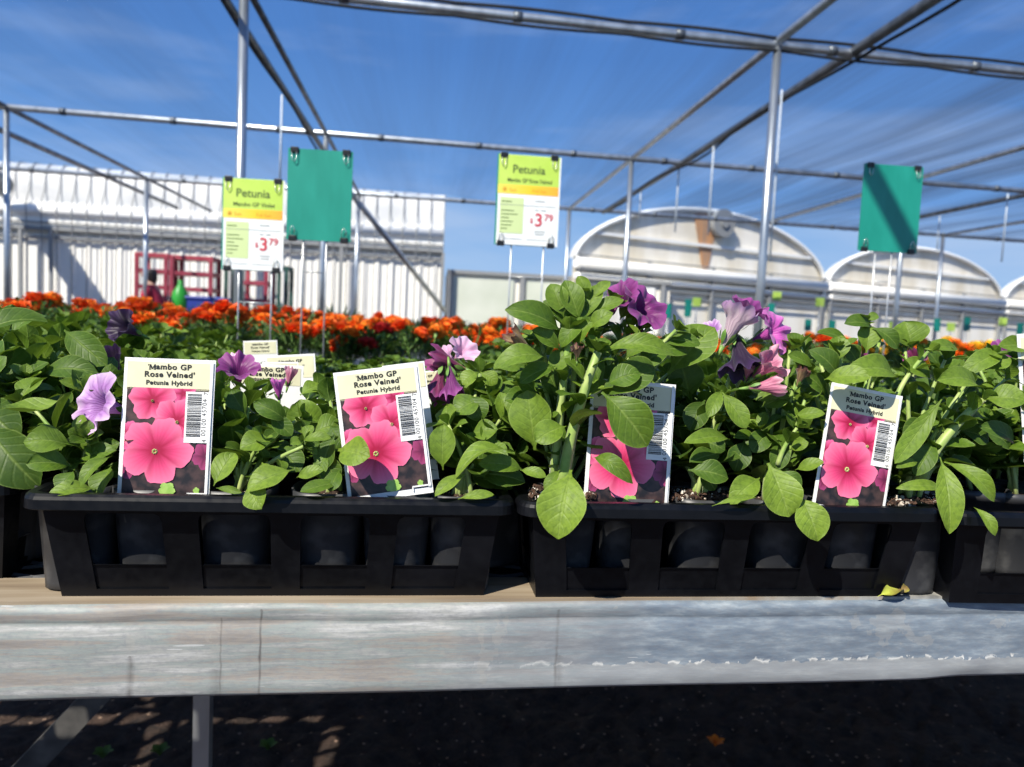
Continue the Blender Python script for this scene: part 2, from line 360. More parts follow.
def text_mesh(body, size, bold=0, mtl='ink', align='CENTER', spacing=1.0):
    c = bpy.data.curves.new('t', 'FONT'); c.body = body; c.size = size; c.offset = bold; c.align_x = align; c.align_y = 'CENTER'; c.space_character = spacing
    c.resolution_u = 3
    o = bpy.data.objects.new('t', c); COL.objects.link(o)
    bpy.context.view_layer.update()
    dg = bpy.context.evaluated_depsgraph_get(); me = bpy.data.meshes.new_from_object(o.evaluated_get(dg))
    bpy.data.objects.remove(o); bpy.data.curves.remove(c)
    me.materials.clear(); me.materials.append(M[mtl]); return me
def text_into(mb, body, size, cx, cy, z, bold=0, rot=0, align='CENTER', sx=1.0, spacing=1.0):
    """add flat lettering (local XY plane) to a builder"""
    me = text_mesh(body, size, bold, 'ink', align, spacing); b = len(mb.v); c, s_ = cos(rot), sin(rot)
    for v in me.vertices:
        x, y = v.co.x*sx, v.co.y; mb.v.append((cx+x*c-y*s_, cy+x*s_+y*c, z))
    for p in me.polygons: mb.face(tuple(b+i for i in p.vertices), smooth=False)
    bpy.data.meshes.remove(me)
# ------------------------------------------------------------------ ground
g = MB(); n_ = 60
P = []
rg = random.Random(2)
for i in range(n_+1):
    r = []
    for j in range(n_+1):
        x = -45+110*((i/n_)); y = -6+76*(j/n_)
        r.append(V((x, y, 0)))
    P.append(r)
g.quadgrid(P); struct(g.build('floor', 'ground'))
# finely lumpy soil strip under the first bench, resting on the ground
g = MB(); P = []
for i in range(141):
    r = []
    for j in range(101):
        x = -1.4+3.2*i/140; y = .3+2.6*j/100
        e_ = min(i, 140-i, j, 100-j)/6; e_ = min(1, e_)
        r.append(V((x, y, e_*(.012+.014*rg.random()+.012*sin(x*9+y*4)*sin(y*7)))))
    P.append(r)
g.quadgrid(P); struct(g.build('floor', 'ground'))

# ------------------------------------------------------------------ shade cloth canopy, and the pipe frame that carries it
def cloth_f():
    M_ = bpy.data.materials.new('shade_cloth'); M_.use_nodes = True; t = M_.node_tree; n = N(t); b = t.nodes['Principled BSDF']
    b.inputs['Base Color'].default_value = (.05, .085, .16, 1); b.inputs['Roughness'].default_value = .9
    s1 = n.noise(scale=1.0, detail=5, rough=.6, stretch=(1.5, .07, 1))
    s2 = n.noise(scale=6, detail=3, stretch=(2.5, .04, 1))
    tc_ = n.n('TexCoord'); sp = n.n('SeparateXYZ'); n.l(tc_.outputs['Object'], sp.inputs[0])
    side = n.ramp(n.math('ADD', n.math('MULTIPLY', sp.outputs['X'], .08), .4), [(.15, (.03,)*3), (.5, (.05,)*3), (.85, (.34,)*3)])
    f = n.math('ADD', n.ramp(s1, [(.40, (.0,)*3), (.72, (.50,)*3)]), n.math('MULTIPLY', s2, .14))
    f = n.math('ADD', n.math('MULTIPLY', f, n.math('ADD', .30, n.math('MULTIPLY', side, 3.6))), .03)
    tr = n.n('BsdfTransparent'); tr.inputs[0].default_value = (.86, .92, 1, 1)
    tl = n.n('BsdfTranslucent'); tl.inputs[0].default_value = (.08, .12, .20, 1)
    ms0 = n.n('MixShader'); ms0.inputs[0].default_value = .5; n.l(b.outputs[0], ms0.inputs[1]); n.l(tl.outputs[0], ms0.inputs[2])
    ms = n.n('MixShader'); n.l(f, ms.inputs[0]); n.l(tr.outputs[0], ms.inputs[1]); n.l(ms0.outputs[0], ms.inputs[2])
    n.l(ms.outputs[0], t.nodes['Material Output'].inputs[0]); return M_
M['cloth'] = cloth_f()
g = MB(); P = []
for i in range(97):
    x = -12+28*i/96; r = []
    for j in range(61):
        y = 1.3+12.1*j/60+.041*x
        r.append(V((x, y, 3.10+.03*sin(x*5.5+.3*sin(y*.5))+.035*sin(x*2.1+1)-.05*abs(sin((y-5.2)/3.95*pi)))))
    P.append(r)
g.quadgrid(P)
tag(g.build('shade_cloth', 'cloth'), 'thin blue-grey shade cloth stretched over the pipe frame overhead', 'shade cloth')

frame = tag(empty('pipe_frame', (0, 9, 0)), 'galvanised pipe frame of posts and roof pipes holding up the shade cloth', 'frame')
def fp(name, mtl, pts, r, n=10):
    mb = MB(); mb.tube([V(p)-V((0, 9, 0)) for p in pts], r, n); o = mb.build(name, mtl, frame); return o
def yrow(y0, x): return y0+.041*x                    # the cross pipes run slightly askew to the roof pipes
ROWS = [(1.22, .030, 3.0), (5.11, .030, 2.975), (8.93, .034, 3.0), (12.95, .036, 3.0)]
for y, r, zz in ROWS:
    fp('cross_pipe', 'galvpipe', [(-12, yrow(y, -12), zz), (16, yrow(y, 16), zz)], r)
    for k in range(26):                       # pipe couplings and straps
        x = -11.6+k*1.1
        if y > 2: fp('pipe_strap', 'darkpipe', [(x-.03, yrow(y, x), zz), (x+.03, yrow(y, x), zz)], r*1.16)
for x, r in ((-4.45, .028), (-1.2, .024), (2.3, .030), (5.85, .030), (9.3, .03)):
    fp('roof_pipe', 'galvpipe' if x > 0 else 'darkpipe', [(x, 1.22, 3.0), (x, 16.4 if x < -4 else 13.2, 3.0)], r)
for x, r in ((-5.15, .034), (-1.42, .030), (2.82, .036), (7.55, .034)):
    fp('roof_pipe', 'darkpipe', [(x, 1.22, 3.0), (x+.04, 5.2, 2.985), (x+.08, 9.1, 2.98), (x+.1, 16.2 if x < -5 else 13.2, 3.0)], r)
fp('roof_pipe', 'galvpipe', [(.18, -.8, 3.0), (.18, 1.22, 3.0)], .030)
for (x, y) in ((-1.2, 5.11), (2.3, 5.11), (5.85, 5.11), (-4.45, 8.93), (-1.2, 8.93), (2.3, 8.93), (5.85, 8.93), (9.3, 8.93), (-8, 12.95), (-4.45, 12.95), (-1.2, 12.95), (2.3, 12.95), (5.85, 12.95), (9.3, 12.95)):
    fp('post', 'galvpipe', [(x, yrow(y, x), 0), (x, yrow(y, x), 3.0)], .030 if y < 10 else .034, 12)
# rope lashed round the near cross pipe, hanging slightly below it in shallow loops
pts = []
for k in range(221):
    x = -12+28*k/220; ph = (k/220*25.45)*pi
    pts.append(V((x, yrow(5.11, x)-.02, 3.011+.012*abs(sin(ph)))))
mb = MB(); mb.tube(pts, .011, 6)
pts = [V((p.x, p.y, 2.933-.016*abs(sin((k/220*25.45)*pi)))) for k, p in enumerate(pts)]
mb.tube(pts, .010, 6)
o = mb.build('lashing_rope', 'blackcable'); tag(o, 'black rope laced along the nearest overhead cross pipe', 'rope')
mb = MB()
pts = [V((2.86+.06*sin(y*1.7), y, 2.95-.03*abs(sin(y*1.3)))) for y in [1.3+.3*k for k in range(39)]]
mb.tube(pts, .012, 6); o = mb.build('cloth_edge_rope', 'blackcable'); tag(o, 'black rope running beside the dark pipe right of the tall post', 'rope')
mb = MB()
pts = [V((-1.36+.02*sin(y*1.9), y, 2.95-.02*abs(sin(y*1.1)))) for y in [1.3+.3*k for k in range(39)]]
mb.tube(pts, .012, 6); o = mb.build('cloth_edge_rope', 'blackcable'); tag(o, 'black rope running along the dark roof pipe above the green sign back at left', 'rope')
# slanting brace in front of the left greenhouse
a = onz(350, 192, 3.0); b_ = ony(444, 310, 16.5)
mb = MB(); mb.tube([V((0, 0, 0)), b_-a], .05, 10); o = mb.build('brace_pipe', 'galvpipe', loc=a); tag(o, 'slanting galvanised brace pipe in front of the ribbed white greenhouse wall', 'pipe')
# white hanging cords
cords = [(782, 90, 262, 'white cord hanging just right of the tall right post'), (714, 143, 235, 'white cord hanging between the tall right post and the thinner post behind'),
         (679, 168, 232, 'white cord hanging near the thin post over the hooped greenhouse'), (282, 95, 178, 'thin white cord hanging above the green sign back at left'),
         (1008, 194, 262, 'white cord hanging at the right edge of the frame'), (940, 216, 250, 'white cord hanging just right of the green sign back at right'),
         (641, 190, 222, 'faint white cord hanging over the left hooped greenhouse'), (240, 60, 175, 'thin white cord hanging beside the tall left post')]
for (px, y0, y1, lab) in cords:
    a = onz(px, y0, 2.97); zb = ony(px-6, y1, a.y)
    mb = MB(); mb.tube([(0, 0, 0), (0, .002, (zb.z-a.z)*.5), (0, 0, zb.z-a.z)], .010 if a.y > 6.5 else .009, 6)
    o = mb.build('hanging_cord', 'cord', loc=a); tag(o, lab, 'cord', 'white cords hanging from the roof')

# ------------------------------------------------------------------ far greenhouses
M['siding'] = mat('white_ribbed_siding', (.80, .80, .78), .6, build=lambda t, b: (lambda n: n.l(n.mix(n.math('MULTIPLY', n.noise(scale=2.2, detail=4, stretch=(3, 1, .4)), .5), (.95, .93, .88), (.74, .73, .70)), b.inputs['Base Color']))(N(t)))
M['poly'] = mat('milky_greenhouse_film', (.60, .63, .66), .5, build=noisy((.50, .52, .54), (.70, .71, .72), .6, stretch=(1, 1, 2.5)))
M['curtain'] = mat('white_roll_curtain', (.92, .92, .90), .6, build=noisy((.86, .86, .84), (.94, .94, .92), 2))
M['tanfilm'] = mat('aged_film', (.78, .72, .62), .6, build=noisy((.70, .63, .50), (.90, .86, .78), .8, stretch=(2, 1, .6)))
M['creamwall'] = mat('cream_end_wall', (.9, .86, .76), .7, build=noisy((.84, .79, .68), (.95, .92, .84), 1.2, stretch=(2, 1, .5)))
M['rust'] = mat('rust_streak', (.55, .26, .12), .8, build=noisy((.62, .30, .12), (.36, .24, .17), 3, stretch=(2, 1, .5)))
M['greywood'] = mat('weathered_grey_frame', (.26, .27, .28), .7)
M['greenpanel'] = mat('pale_green_panel', (.62, .66, .56), .5, build=noisy((.58, .62, .52), (.70, .73, .64), 1))

A = ony(0, 157, 17.5); B = ony(445, 192, 17.5); ZL = A.z; ZR = B.z; d = (B-A); d.z = 0; L = d.length; ang = math.atan2(d.y, d.x)
gh = tag(empty('greenhouse', (A.x, A.y, 0), ang), 'long white ribbed greenhouse with a grey milky roof behind the red plant carts', 'greenhouse')
X0 = -9.0
def part(name, mtl, parent, fn):
    mb = MB(); fn(mb); return mb.build(name, mtl, parent)
def ribs(mb):                                   # trapezoidal ribbed sheet
    x = X0; pts = []
    while x < L:
        for dx, dy in ((0, 0), (.16, 0), (.19, -.035), (.25, -.035), (.28, 0)):
            pts.append((x+dx, dy))
        x += .32
    mb.quadgrid([[V((min(px, L), py, z)) for z in (0, 2.45)] for px, py in pts], smooth=False)
part('siding', 'siding', gh, ribs)
part('back_wall', 'siding', gh, lambda mb: mb.box(((X0+L)/2, .6, 1.5), (L-X0, 1.0, 3.0)))
part('curtain', 'curtain', gh, lambda mb: [mb.tube([(X0, -.07, 2.93), (L, -.07, 2.93)], .12, 12), mb.box(((X0+L)/2, -.03, 2.82), (L-X0, .1, .50))])
part('gutter', 'greywood', gh, lambda mb: [mb.box(((X0+L)/2, -.12, 2.56), (L-X0, .08, .07)), mb.box(((X0+L)/2, -.10, 2.38), (L-X0, .06, .04)), mb.box(((X0+L)/2, -.14, 2.68), (L-X0, .06, .03))])
PR = [(-.05, 3.05), (-.02, 3.35), (.02, 3.7), (.08, ZL-.16), (.2, ZL-.05), (.7, ZL), (3.0, ZL), (6, 3.2), (6.4, 3.0)]
def prx(x): return [(y, z-(ZL-ZR)*max(0, min(1, x/L))*max(0, (z-3.05)/(ZL-3.05))) for y, z in PR]
def roof(mb):
    mb.quadgrid([[V((x, y, z)) for y, z in prx(x)] for x in (X0, 0, L)])
    mb.poly([(L, y, z) for y, z in prx(L)]+[(L, 6.4, 0), (L, -.05, 0)])
part('film_roof', 'poly', gh, roof)
def rr(mb):
    x = X0
    while x <= L+.01:
        mb.tube([(x, -.17, 0), (x, -.17, 2.6)]+[(x, y-.03 if z > 3.2 else -.2, z+.01) for y, z in prx(x)[:6]], .011, 5); x += .30
part('hoop', 'greywood', gh, rr)
part('ridge_strip', 'curtain', gh, lambda mb: [mb.box(((X0+L)/2, -.06, 3.05), (L-X0, .05, .14))])
for xx in (-1.4, .55, 1.15, 5.1, 7.1, 9.3):
    part('door_post', 'greywood', gh, lambda mb: mb.box((xx, -.3, 1.25), (.07, .07, 2.5)))
o = MB(); o.tube([(0, 0, 0), (0, 3.5, .05), (0, 7.2, 0)], [.24, .28, .24], 16)  # unseen roll added past the left edge to cast the wall's diagonal shadow
o = o.build('added_shadow_roll', 'darkpipe', loc=(-8.75, 9.8, 3.35)); tag(o, 'added roll beyond the left edge, there only to cast the diagonal shadow on the greenhouse wall', 'shade cloth')
# the block at the greenhouse's right end, lower panels
lw = tag(empty('low_shed', (B.x+.12*cos(ang), B.y+.12*sin(ang), 0), ang), 'low pale shed wall with framed panels beside the ribbed greenhouse', 'shed')
part('wall', 'creamwall', lw, lambda mb: mb.box((2.6, .8, 1.05), (5.2, 1.4, 2.1)))
for k in range(3):
    part('panel', 'greenpanel' if k < 2 else 'curtain', lw, lambda mb: mb.box((.85+k*1.65, .08, 1.05), (1.35, .06, 1.9)))
for k in range(4):
    part('panel_post', 'greywood', lw, lambda mb: mb.box((.06+k*1.65, .05, 1.08), (.10, .1, 2.16)))
part('top_rail', 'greywood', lw, lambda mb: mb.box((2.6, .05, 2.13), (5.2, .12, .08)))

# hooped greenhouses on the right
A2 = onz(570, 255, 2.6); B2 = onz(1020, 300, 2.6); d = (B2-A2); d.z = 0; ang2 = math.atan2(d.y, d.x)
def hoophouse(x0, w, rise, lab, streak):
    q = V((A2.x, A2.y, 0))+V((cos(ang2), sin(ang2), 0))*x0
    e_ = tag(empty('hoop_greenhouse', q, ang2), lab, 'greenhouse', 'hooped greenhouses at the far right')
    arc = [(w/2-w/2*cos(pi*k/24), 2.55+rise*sin(pi*k/24)**1.15) for k in range(25)]
    def film(mb):
        mb.quadgrid([[V((x, y, z)) for y in (.0, .1, .2)] for x, z in arc])
    part('film_roof', 'poly', e_, film)
    part('end_wall', 'tanfilm', e_, lambda mb: mb.poly([(x, .03, z) for x, z in arc]+[(w, .03, 1.9), (0, .03, 1.9)]))
    part('end_hoop', 'curtain', e_, lambda mb: mb.tube([(x, -.05, z) for x, z in arc], .055, 8))
    part('cross_band', 'curtain', e_, lambda mb: mb.box((w*.5, -.03, 3.15), (w*.86, .05, .07)))
    part('curtain', 'curtain', e_, lambda mb: [mb.tube([(0, -.10, 2.45), (w, -.10, 2.43)], .13, 12), mb.tube([(0, -.10, 2.16), (w, -.10, 2.13)], .07, 10)])
    part('rail', 'greywood', e_, lambda mb: [mb.box((w/2, -.08, 1.98), (w, .05, .05)), mb.box((w/2, -.10, 1.82), (w, .04, .03)), mb.box((w/2, -.22, 2.30), (w, .04, .03)), mb.box((w/2, -.18, 2.62), (w, .04, .03))])
    part('lower_wall', 'creamwall', e_, lambda mb: mb.box((w/2, .2, 1.0), (w, .4, 2.0)))
    for k in range(5):
        part('wall_post', 'greywood', e_, lambda mb: mb.box((.1+k*w/4.1, -.08, 1.3), (.07, .1, 2.6)))
    if streak:
        part('rust_streak', 'rust', e_, lambda mb: mb.poly([(w*.42, -.0, 3.9), (w*.52, -.0, 3.95), (w*.49, -.0, 2.6), (w*.465, -.0, 2.6)]))
        fan = part('vent_fan', 'greywood', e_, lambda mb: [mb.tube([(w*.52, -.22, 3.72), (w*.52, .02, 3.72)], .34, 20), mb.tube([(w*.52, -.26, 3.72), (w*.52, -.2, 3.72)], .12, 12)])
    return e_
hoophouse(.1, 8.0, 1.45, 'hooped greenhouse end with a rust streak and round fan', True)
hoophouse(8.25, 8.1, 1.25, 'second hooped greenhouse beyond the green sign back', False)
hoophouse(16.5, 8.1, 1.2, 'hooped greenhouse end cut off by the right edge of the photo', False)

# ------------------------------------------------------------------ plant carts, far left
M['cartred'] = mat('dull_red_paint', (.36, .035, .06), .5, build=noisy((.28, .02, .04), (.44, .07, .10), 6))
M['cartdark'] = mat('dark_green_netting', (.015, .07, .06), .7)
M['blueplas'] = mat('blue_plastic', (.03, .05, .30), .4)
M['greenplas'] = mat('bright_green_plastic', (.03, .34, .03), .4)
def cart(px0, px1, y, pytop, shelves, lab, mtl='cartred'):
    a = ony(px0, 300, y); b = ony(px1, 300, y); zt = ony((px0+px1)/2, pytop, y).z; w = (b.x-a.x)*.96
    c = tag(empty('plant_cart', ((a.x+b.x)/2, y, 0)), lab, 'cart', 'plant carts by the greenhouse wall')
    for sx in (-1, 1):
        for yy in (0, .55):
            part('post', mtl, c, lambda mb: mb.box((sx*(w/2-.03), yy, zt/2+.06), (.07, .05, zt-.12)))
    for k in range(shelves):
        z = .25+(zt-.28)*k/(shelves-1)
        part('shelf', mtl, c, lambda mb: mb.box((0, .275, z), (w, .56, .07)))
    for sx in (-1, 1):
        for yy in (.04, .5):
            part('caster', 'greywood', c, lambda mb: mb.tube([(sx*(w/2-.06)-.02, yy, .06), (sx*(w/2-.06)+.02, yy, .06)], .06, 12))
    return c
cart(134, 168, 14.2, 253, 7, 'red plant cart, leftmost of the carts by the white wall')
cart(168.5, 213, 14.2, 256, 7, 'red plant cart behind the bright green bottle')
cart(216, 235, 15.0, 260, 2, 'narrow dark green cart just left of the lower sign', 'cartdark')
cart(238, 268, 14.2, 263, 6, 'red plant cart seen below the leftmost white and lime sign')
cart(271, 288, 15.0, 266, 3, 'dark green cart between the leftmost sign and the green board', 'cartdark')
p = ony(180, 312, 12); 
o = MB(); o.lathe([(.0, 0), (.115, 0), (.12, .34), (.11, .44), (.05, .53), (.035, .56), (.035, .62), (0, .62)], (0, 0, 0), 16)
gb = o.build('plastic_bottle', 'greenplas', loc=(p.x, 12, .80)); tag(gb, 'bright green plastic bottle standing in front of the red carts', 'bottle')
o = MB(); o.box((0, 0, .18), (.55, .4, .36)); o.box((0, 0, .37), (.60, .45, .05)); q = ony(206, 312, 12.1)
bb = o.build('blue_crate', 'blueplas', loc=(q.x, 12.15, .80)); bevel(bb, .02); tag(bb, 'blue plastic crate right of the bright green bottle', 'crate')
# small work table that carries them, far back
q = ony(185, 320, 12)
wt = tag(empty('work_table', (q.x+.1, 12.1, 0)), 'grey work table under the green bottle and blue crate', 'table')
part('table_top', 'greywood', wt, lambda mb: mb.box((0, 0, .775), (1.6, .8, .05)))
for sx in (-1, 1):
    for sy in (-1, 1): part('leg', 'greywood', wt, lambda mb: mb.box((sx*.74, sy*.34, .375), (.05, .05, .75)))

# a person bending by the carts, far back: one skinned body, hair and shirt as children
M['skin'] = mat('skin', (.55, .30, .20), .5, build=noisy((.50, .27, .18), (.60, .34, .24), 12))
M['hair'] = mat('black_hair', (.012, .008, .008), .5, build=noisy((.008, .006, .006), (.03, .02, .018), 60))
M['redshirt'] = mat('red_shirt', (.50, .02, .05), .8, build=noisy((.42, .015, .04), (.58, .04, .08), 9))
M['jeans'] = mat('dark_trousers', (.03, .035, .06), .85, build=noisy((.02, .025, .045), (.05, .055, .09), 20))
def skinned(name, verts, edges, rad, mtl, parent, root=0, lvl=2):
    me = bpy.data.meshes.new(name); me.from_pydata(verts, edges, []); me.materials.append(M[mtl])
    o = bpy.data.objects.new(name, me); COL.objects.link(o); o.parent = parent
    o.modifiers.new('skin', 'SKIN'); ss = o.modifiers.new('sub', 'SUBSURF'); ss.levels = lvl; ss.render_levels = lvl
    if not me.skin_vertices: me.skin_vertices.new()
    for i, r in enumerate(rad): me.skin_vertices[0].data[i].radius = (r, r)
    me.skin_vertices[0].data[root].use_root = True
    for p_ in me.polygons: p_.use_smooth = True
    return o
q = ony(159, 300, 13.0)
pe = tag(empty('person', (q.x, 13.0, 0), radians(0)), 'person with dark hair in a red shirt leaning at the carts, seen from the side', 'person')
vs_ = [(0, 0, .86), (-.03, 0, 1.05), (-.09, 0, 1.25), (-.13, 0, 1.34), (-.17, 0, 1.42), (-.19, 0, 1.50), (-.20, 0, 1.58),   # pelvis..head
      (.02, -.10, .84), (.04, -.11, .46), (.06, -.11, .09), (-.08, -.11, .04), (.02, .10, .84), (.0, .11, .46), (.04, .11, .09), (-.10, .11, .04),
      (-.11, -.19, 1.31), (-.18, -.22, 1.06), (-.38, -.20, .98), (-.46, -.19, .99), (-.11, .19, 1.31), (-.20, .22, 1.06), (-.40, .19, 1.0), (-.48, .18, 1.02)]
ed = [(0, 1), (1, 2), (2, 3), (3, 4), (4, 5), (5, 6), (0, 7), (7, 8), (8, 9), (9, 10), (0, 11), (11, 12), (12, 13), (13, 14), (2, 15), (15, 16), (16, 17), (17, 18), (2, 19), (19, 20), (20, 21), (21, 22)]
rd = [.13, .125, .14, .07, .05, .085, .09, .085, .06, .04, .035, .085, .06, .04, .035, .06, .045, .035, .028, .06, .045, .035, .028]
skinned('body', vs_, ed, rd, 'skin', pe)
skinned('shirt', [(0, 0, .90), (-.03, 0, 1.05), (-.09, 0, 1.25), (-.125, 0, 1.335), (-.11, -.19, 1.31), (-.17, -.22, 1.12), (-.11, .19, 1.31), (-.19, .22, 1.12)],
        [(0, 1), (1, 2), (2, 3), (2, 4), (4, 5), (2, 6), (6, 7)], [.15, .145, .16, .075, .075, .06, .075, .06], 'redshirt', pe)
skinned('trousers', [(0, 0, .86), (.02, -.10, .84), (.04, -.11, .46), (.06, -.11, .10), (.02, .10, .84), (.0, .11, .46), (.04, .11, .10)], [(0, 1), (1, 2), (2, 3), (0, 4), (4, 5), (5, 6)], [.14, .10, .075, .055, .10, .075, .055], 'jeans', pe)
skinned('hair', [(-.14, 0, 1.62), (-.12, 0, 1.50), (-.08, 0, 1.36)], [(0, 1), (1, 2)], [.115, .10, .06], 'hair', pe)
part('face', 'skin', pe, lambda mb: [mb.tube([(-.27, 0, 1.555), (-.30, 0, 1.535)], [.016, .012], 6), mb.box((-.275, 0, 1.50), (.02, .05, .012))])

# ------------------------------------------------------------------ benches
BZ = .75
BR = radians(1.6)
bench = tag(empty('display_bench', (.08, .619, 0), radians(2.1)), 'galvanised display bench with black mesh deck carrying the nearest petunia trays', 'bench')
mb = MB(); P = []
def sm(a): a = max(0, min(1, a)); return a*a*(3-2*a)
for i in range(281):
    x = -1.1+2.4*i/280; dent = math.exp(-((x-.425)/.018)**2); step = sm((x-.37)/.05)
    r = []
    for (y, z) in ((.05, 0), (.004, 0), (.001, -.0015), (0, -.005), (.0008, -.0125), (.0016, -.014), (.0004, -.016), (0, -.03), (.0003, -.045), (.0008, -.055), (0, -.062), (-.001, -.071), (.001, -.074), (.05, -.074)):
        zz = z+(.0022*step*(-z/.072)**2 if z < -.04 else 0); yy = y+(-.004*dent if -.066 < z < -.05 else 0)+(.0009*sin(x*23)+.0005*sin(x*61))*(z < -.002 and z > -.07)
        r.append(V((x, yy, zz+.0004*sin(x*17))))
    P.append(r)
mb.quadgrid(P)
beam = mb.build('front_beam', 'beam', bench, (0, 0, BZ))
mb = MB(); mb.box((.1, .032, .001), (2.4, .055, .003)); mb.build('edge_strip', 'rimtop', bench, (0, 0, BZ))
mb = MB()
ny, nx = 84, 46; px_, py_ = .040, .0165
for r in range(ny):
    y = .06+r*py_; off = 0
    for c in range(nx):
        x = -.62+c*px_
        if x > 1.15: continue
        for (ax, ay, bx, by) in ((x, y, x+px_*.5, y+py_*.5), (x+px_*.5, y+py_*.5, x+px_, y)) if r % 2 == 0 else ((x, y+py_*.0, x+px_*.5, y-py_*.5), (x+px_*.5, y-py_*.5, x+px_, y)):
            b = len(mb.v); w = .0014
            mb.v.extend([(ax, ay-w, 0), (bx, by-w, 0), (bx, by+w, .0022), (ax, ay+w, .0022), (ax, ay+w, 0), (bx, by+w, 0)])
            mb.face((b, b+1, b+2, b+3), smooth=False); mb.face((b+3, b+2, b+5, b+4), smooth=False)
mb.build('mesh_deck', 'mesh', bench, (0, 0, BZ-.001))
part('added_shade_sheet', 'mesh', bench, lambda mb: mb.box((.94, .76, BZ-.012), (3.2, 1.38, .002)))  # sheet added under the mesh to block sun and darken the ground below
part('back_beam', 'galvpipe', bench, lambda mb: mb.box((.1, 1.42, BZ-.036), (2.4, .05, .07)))
part('back_beam', 'galvpipe', bench, lambda mb: mb.box((.1, .72, BZ-.036), (2.4, .03, .06)))
q = ony(204, 735, 1.34)
part('leg', 'galvpipe', bench, lambda mb: mb.box((q.x-.08+.025, .735, .36), (.027, .027, .70)))
part('leg', 'galvpipe', bench, lambda mb: mb.box((q.x-.08+1.7, .735, .36), (.027, .027, .70)))
part('leg', 'galvpipe', bench, lambda mb: mb.box((-.95, .04, .35), (.038, .038, .70)))
part('leg', 'galvpipe', bench, lambda mb: mb.box((1.1, .04, .35), (.038, .038, .70)))
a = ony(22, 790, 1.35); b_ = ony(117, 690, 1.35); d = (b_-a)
part('brace', 'shadesteel', bench, lambda mb: mb.bar((a.x-.08-d.x*.9, .73, a.z-d.z*.9), (b_.x-.08+d.x*.3, .73, b_.z+d.z*.3), .04, .04))

def far_bench(y0, y1, x0, x1, lab):
    e_ = tag(empty('display_bench', ((x0+x1)/2, y0, 0)), lab, 'bench')
    w = x1-x0
    part('front_beam', 'galvpipe', e_, lambda mb: mb.box((0, .02, BZ-.04), (w, .04, .08)))
    part('deck', 'mesh', e_, lambda mb: mb.box((0, (y1-y0)/2+.02, BZ-.01), (w, y1-y0-.045, .018)))
    for k in range(5):
        for yy in (.08, y1-y0-.08):
            part('leg', 'galvpipe', e_, lambda mb: mb.box((-w/2+.3+k*(w-.6)/4, yy, .355), (.05, .05, .71)))
far_bench(2.35, 4.35, -2.6, 3.9, 'long bench of orange marigolds behind the petunia bench')
far_bench(4.75, 6.9, -4.2, 6.0, 'third bench back, covered in grey-green bedding plants')

# ------------------------------------------------------------------ nursery trays
W_T, W_B, H_T, D_T = .371, .331, .088, .285
def wall_panel(mb, TL, TR, BL, BR_, holes, thick):
    """TL.. corners, holes = [(u0,u1,v0,v1)], recess strips beneath; thick = inward vector"""
    us = sorted({0, 1} | {u for h in holes for u in h[:2]}); vs_ = sorted({0, 1, .10} | {v for h in holes for v in h[2:]})
    def pt(u, v, k=0): return (BL*(1-u)+BR_*u)*(1-v)+(TL*(1-u)+TR*u)*v+thick*k
    for i in range(len(us)-1):
        for j in range(len(vs_)-1):
            u0, u1, v0, v1 = us[i], us[i+1], vs_[j], vs_[j+1]; uc, vc = (u0+u1)/2, (v0+v1)/2
            h = next((h for h in holes if h[0] < uc < h[1]), None)
            if h and h[2] < vc < h[3]:
                # thickness faces and rounded corners
                for (a, b_) in (((u0, v0), (u1, v0)), ((u1, v0), (u1, v1)), ((u1, v1), (u0, v1)), ((u0, v1), (u0, v0))):
                    mb.poly([pt(*a), pt(*b_), pt(*b_, 1), pt(*a, 1)])
                cu, cv = .014, .075
                for (a, su, sv) in (((u0, v1), 1, -1), ((u1, v1), -1, -1)):
                    mb.poly([pt(a[0], a[1]), pt(a[0]+su*cu, a[1]), pt(a[0]+su*cu*.3, a[1]+sv*cv*.3), pt(a[0], a[1]+sv*cv)])
                continue
            k = 0
            if h and .10 < vc < h[2]:
                k = .9
                for (a, b_) in (((u0, v0), (u1, v0)), ((u1, v0), (u1, v1)), ((u0, v1), (u0, v0))):
                    mb.poly([pt(*a), pt(*b_), pt(*b_, k), pt(*a, k)])
            mb.poly([pt(u0, v0, k), pt(u1, v0, k), pt(u1, v1, k), pt(u0, v1, k)])
            mb.poly([pt(u0, v1, 1), pt(u1, v1, 1), pt(u1, v0, 1), pt(u0, v0, 1)])
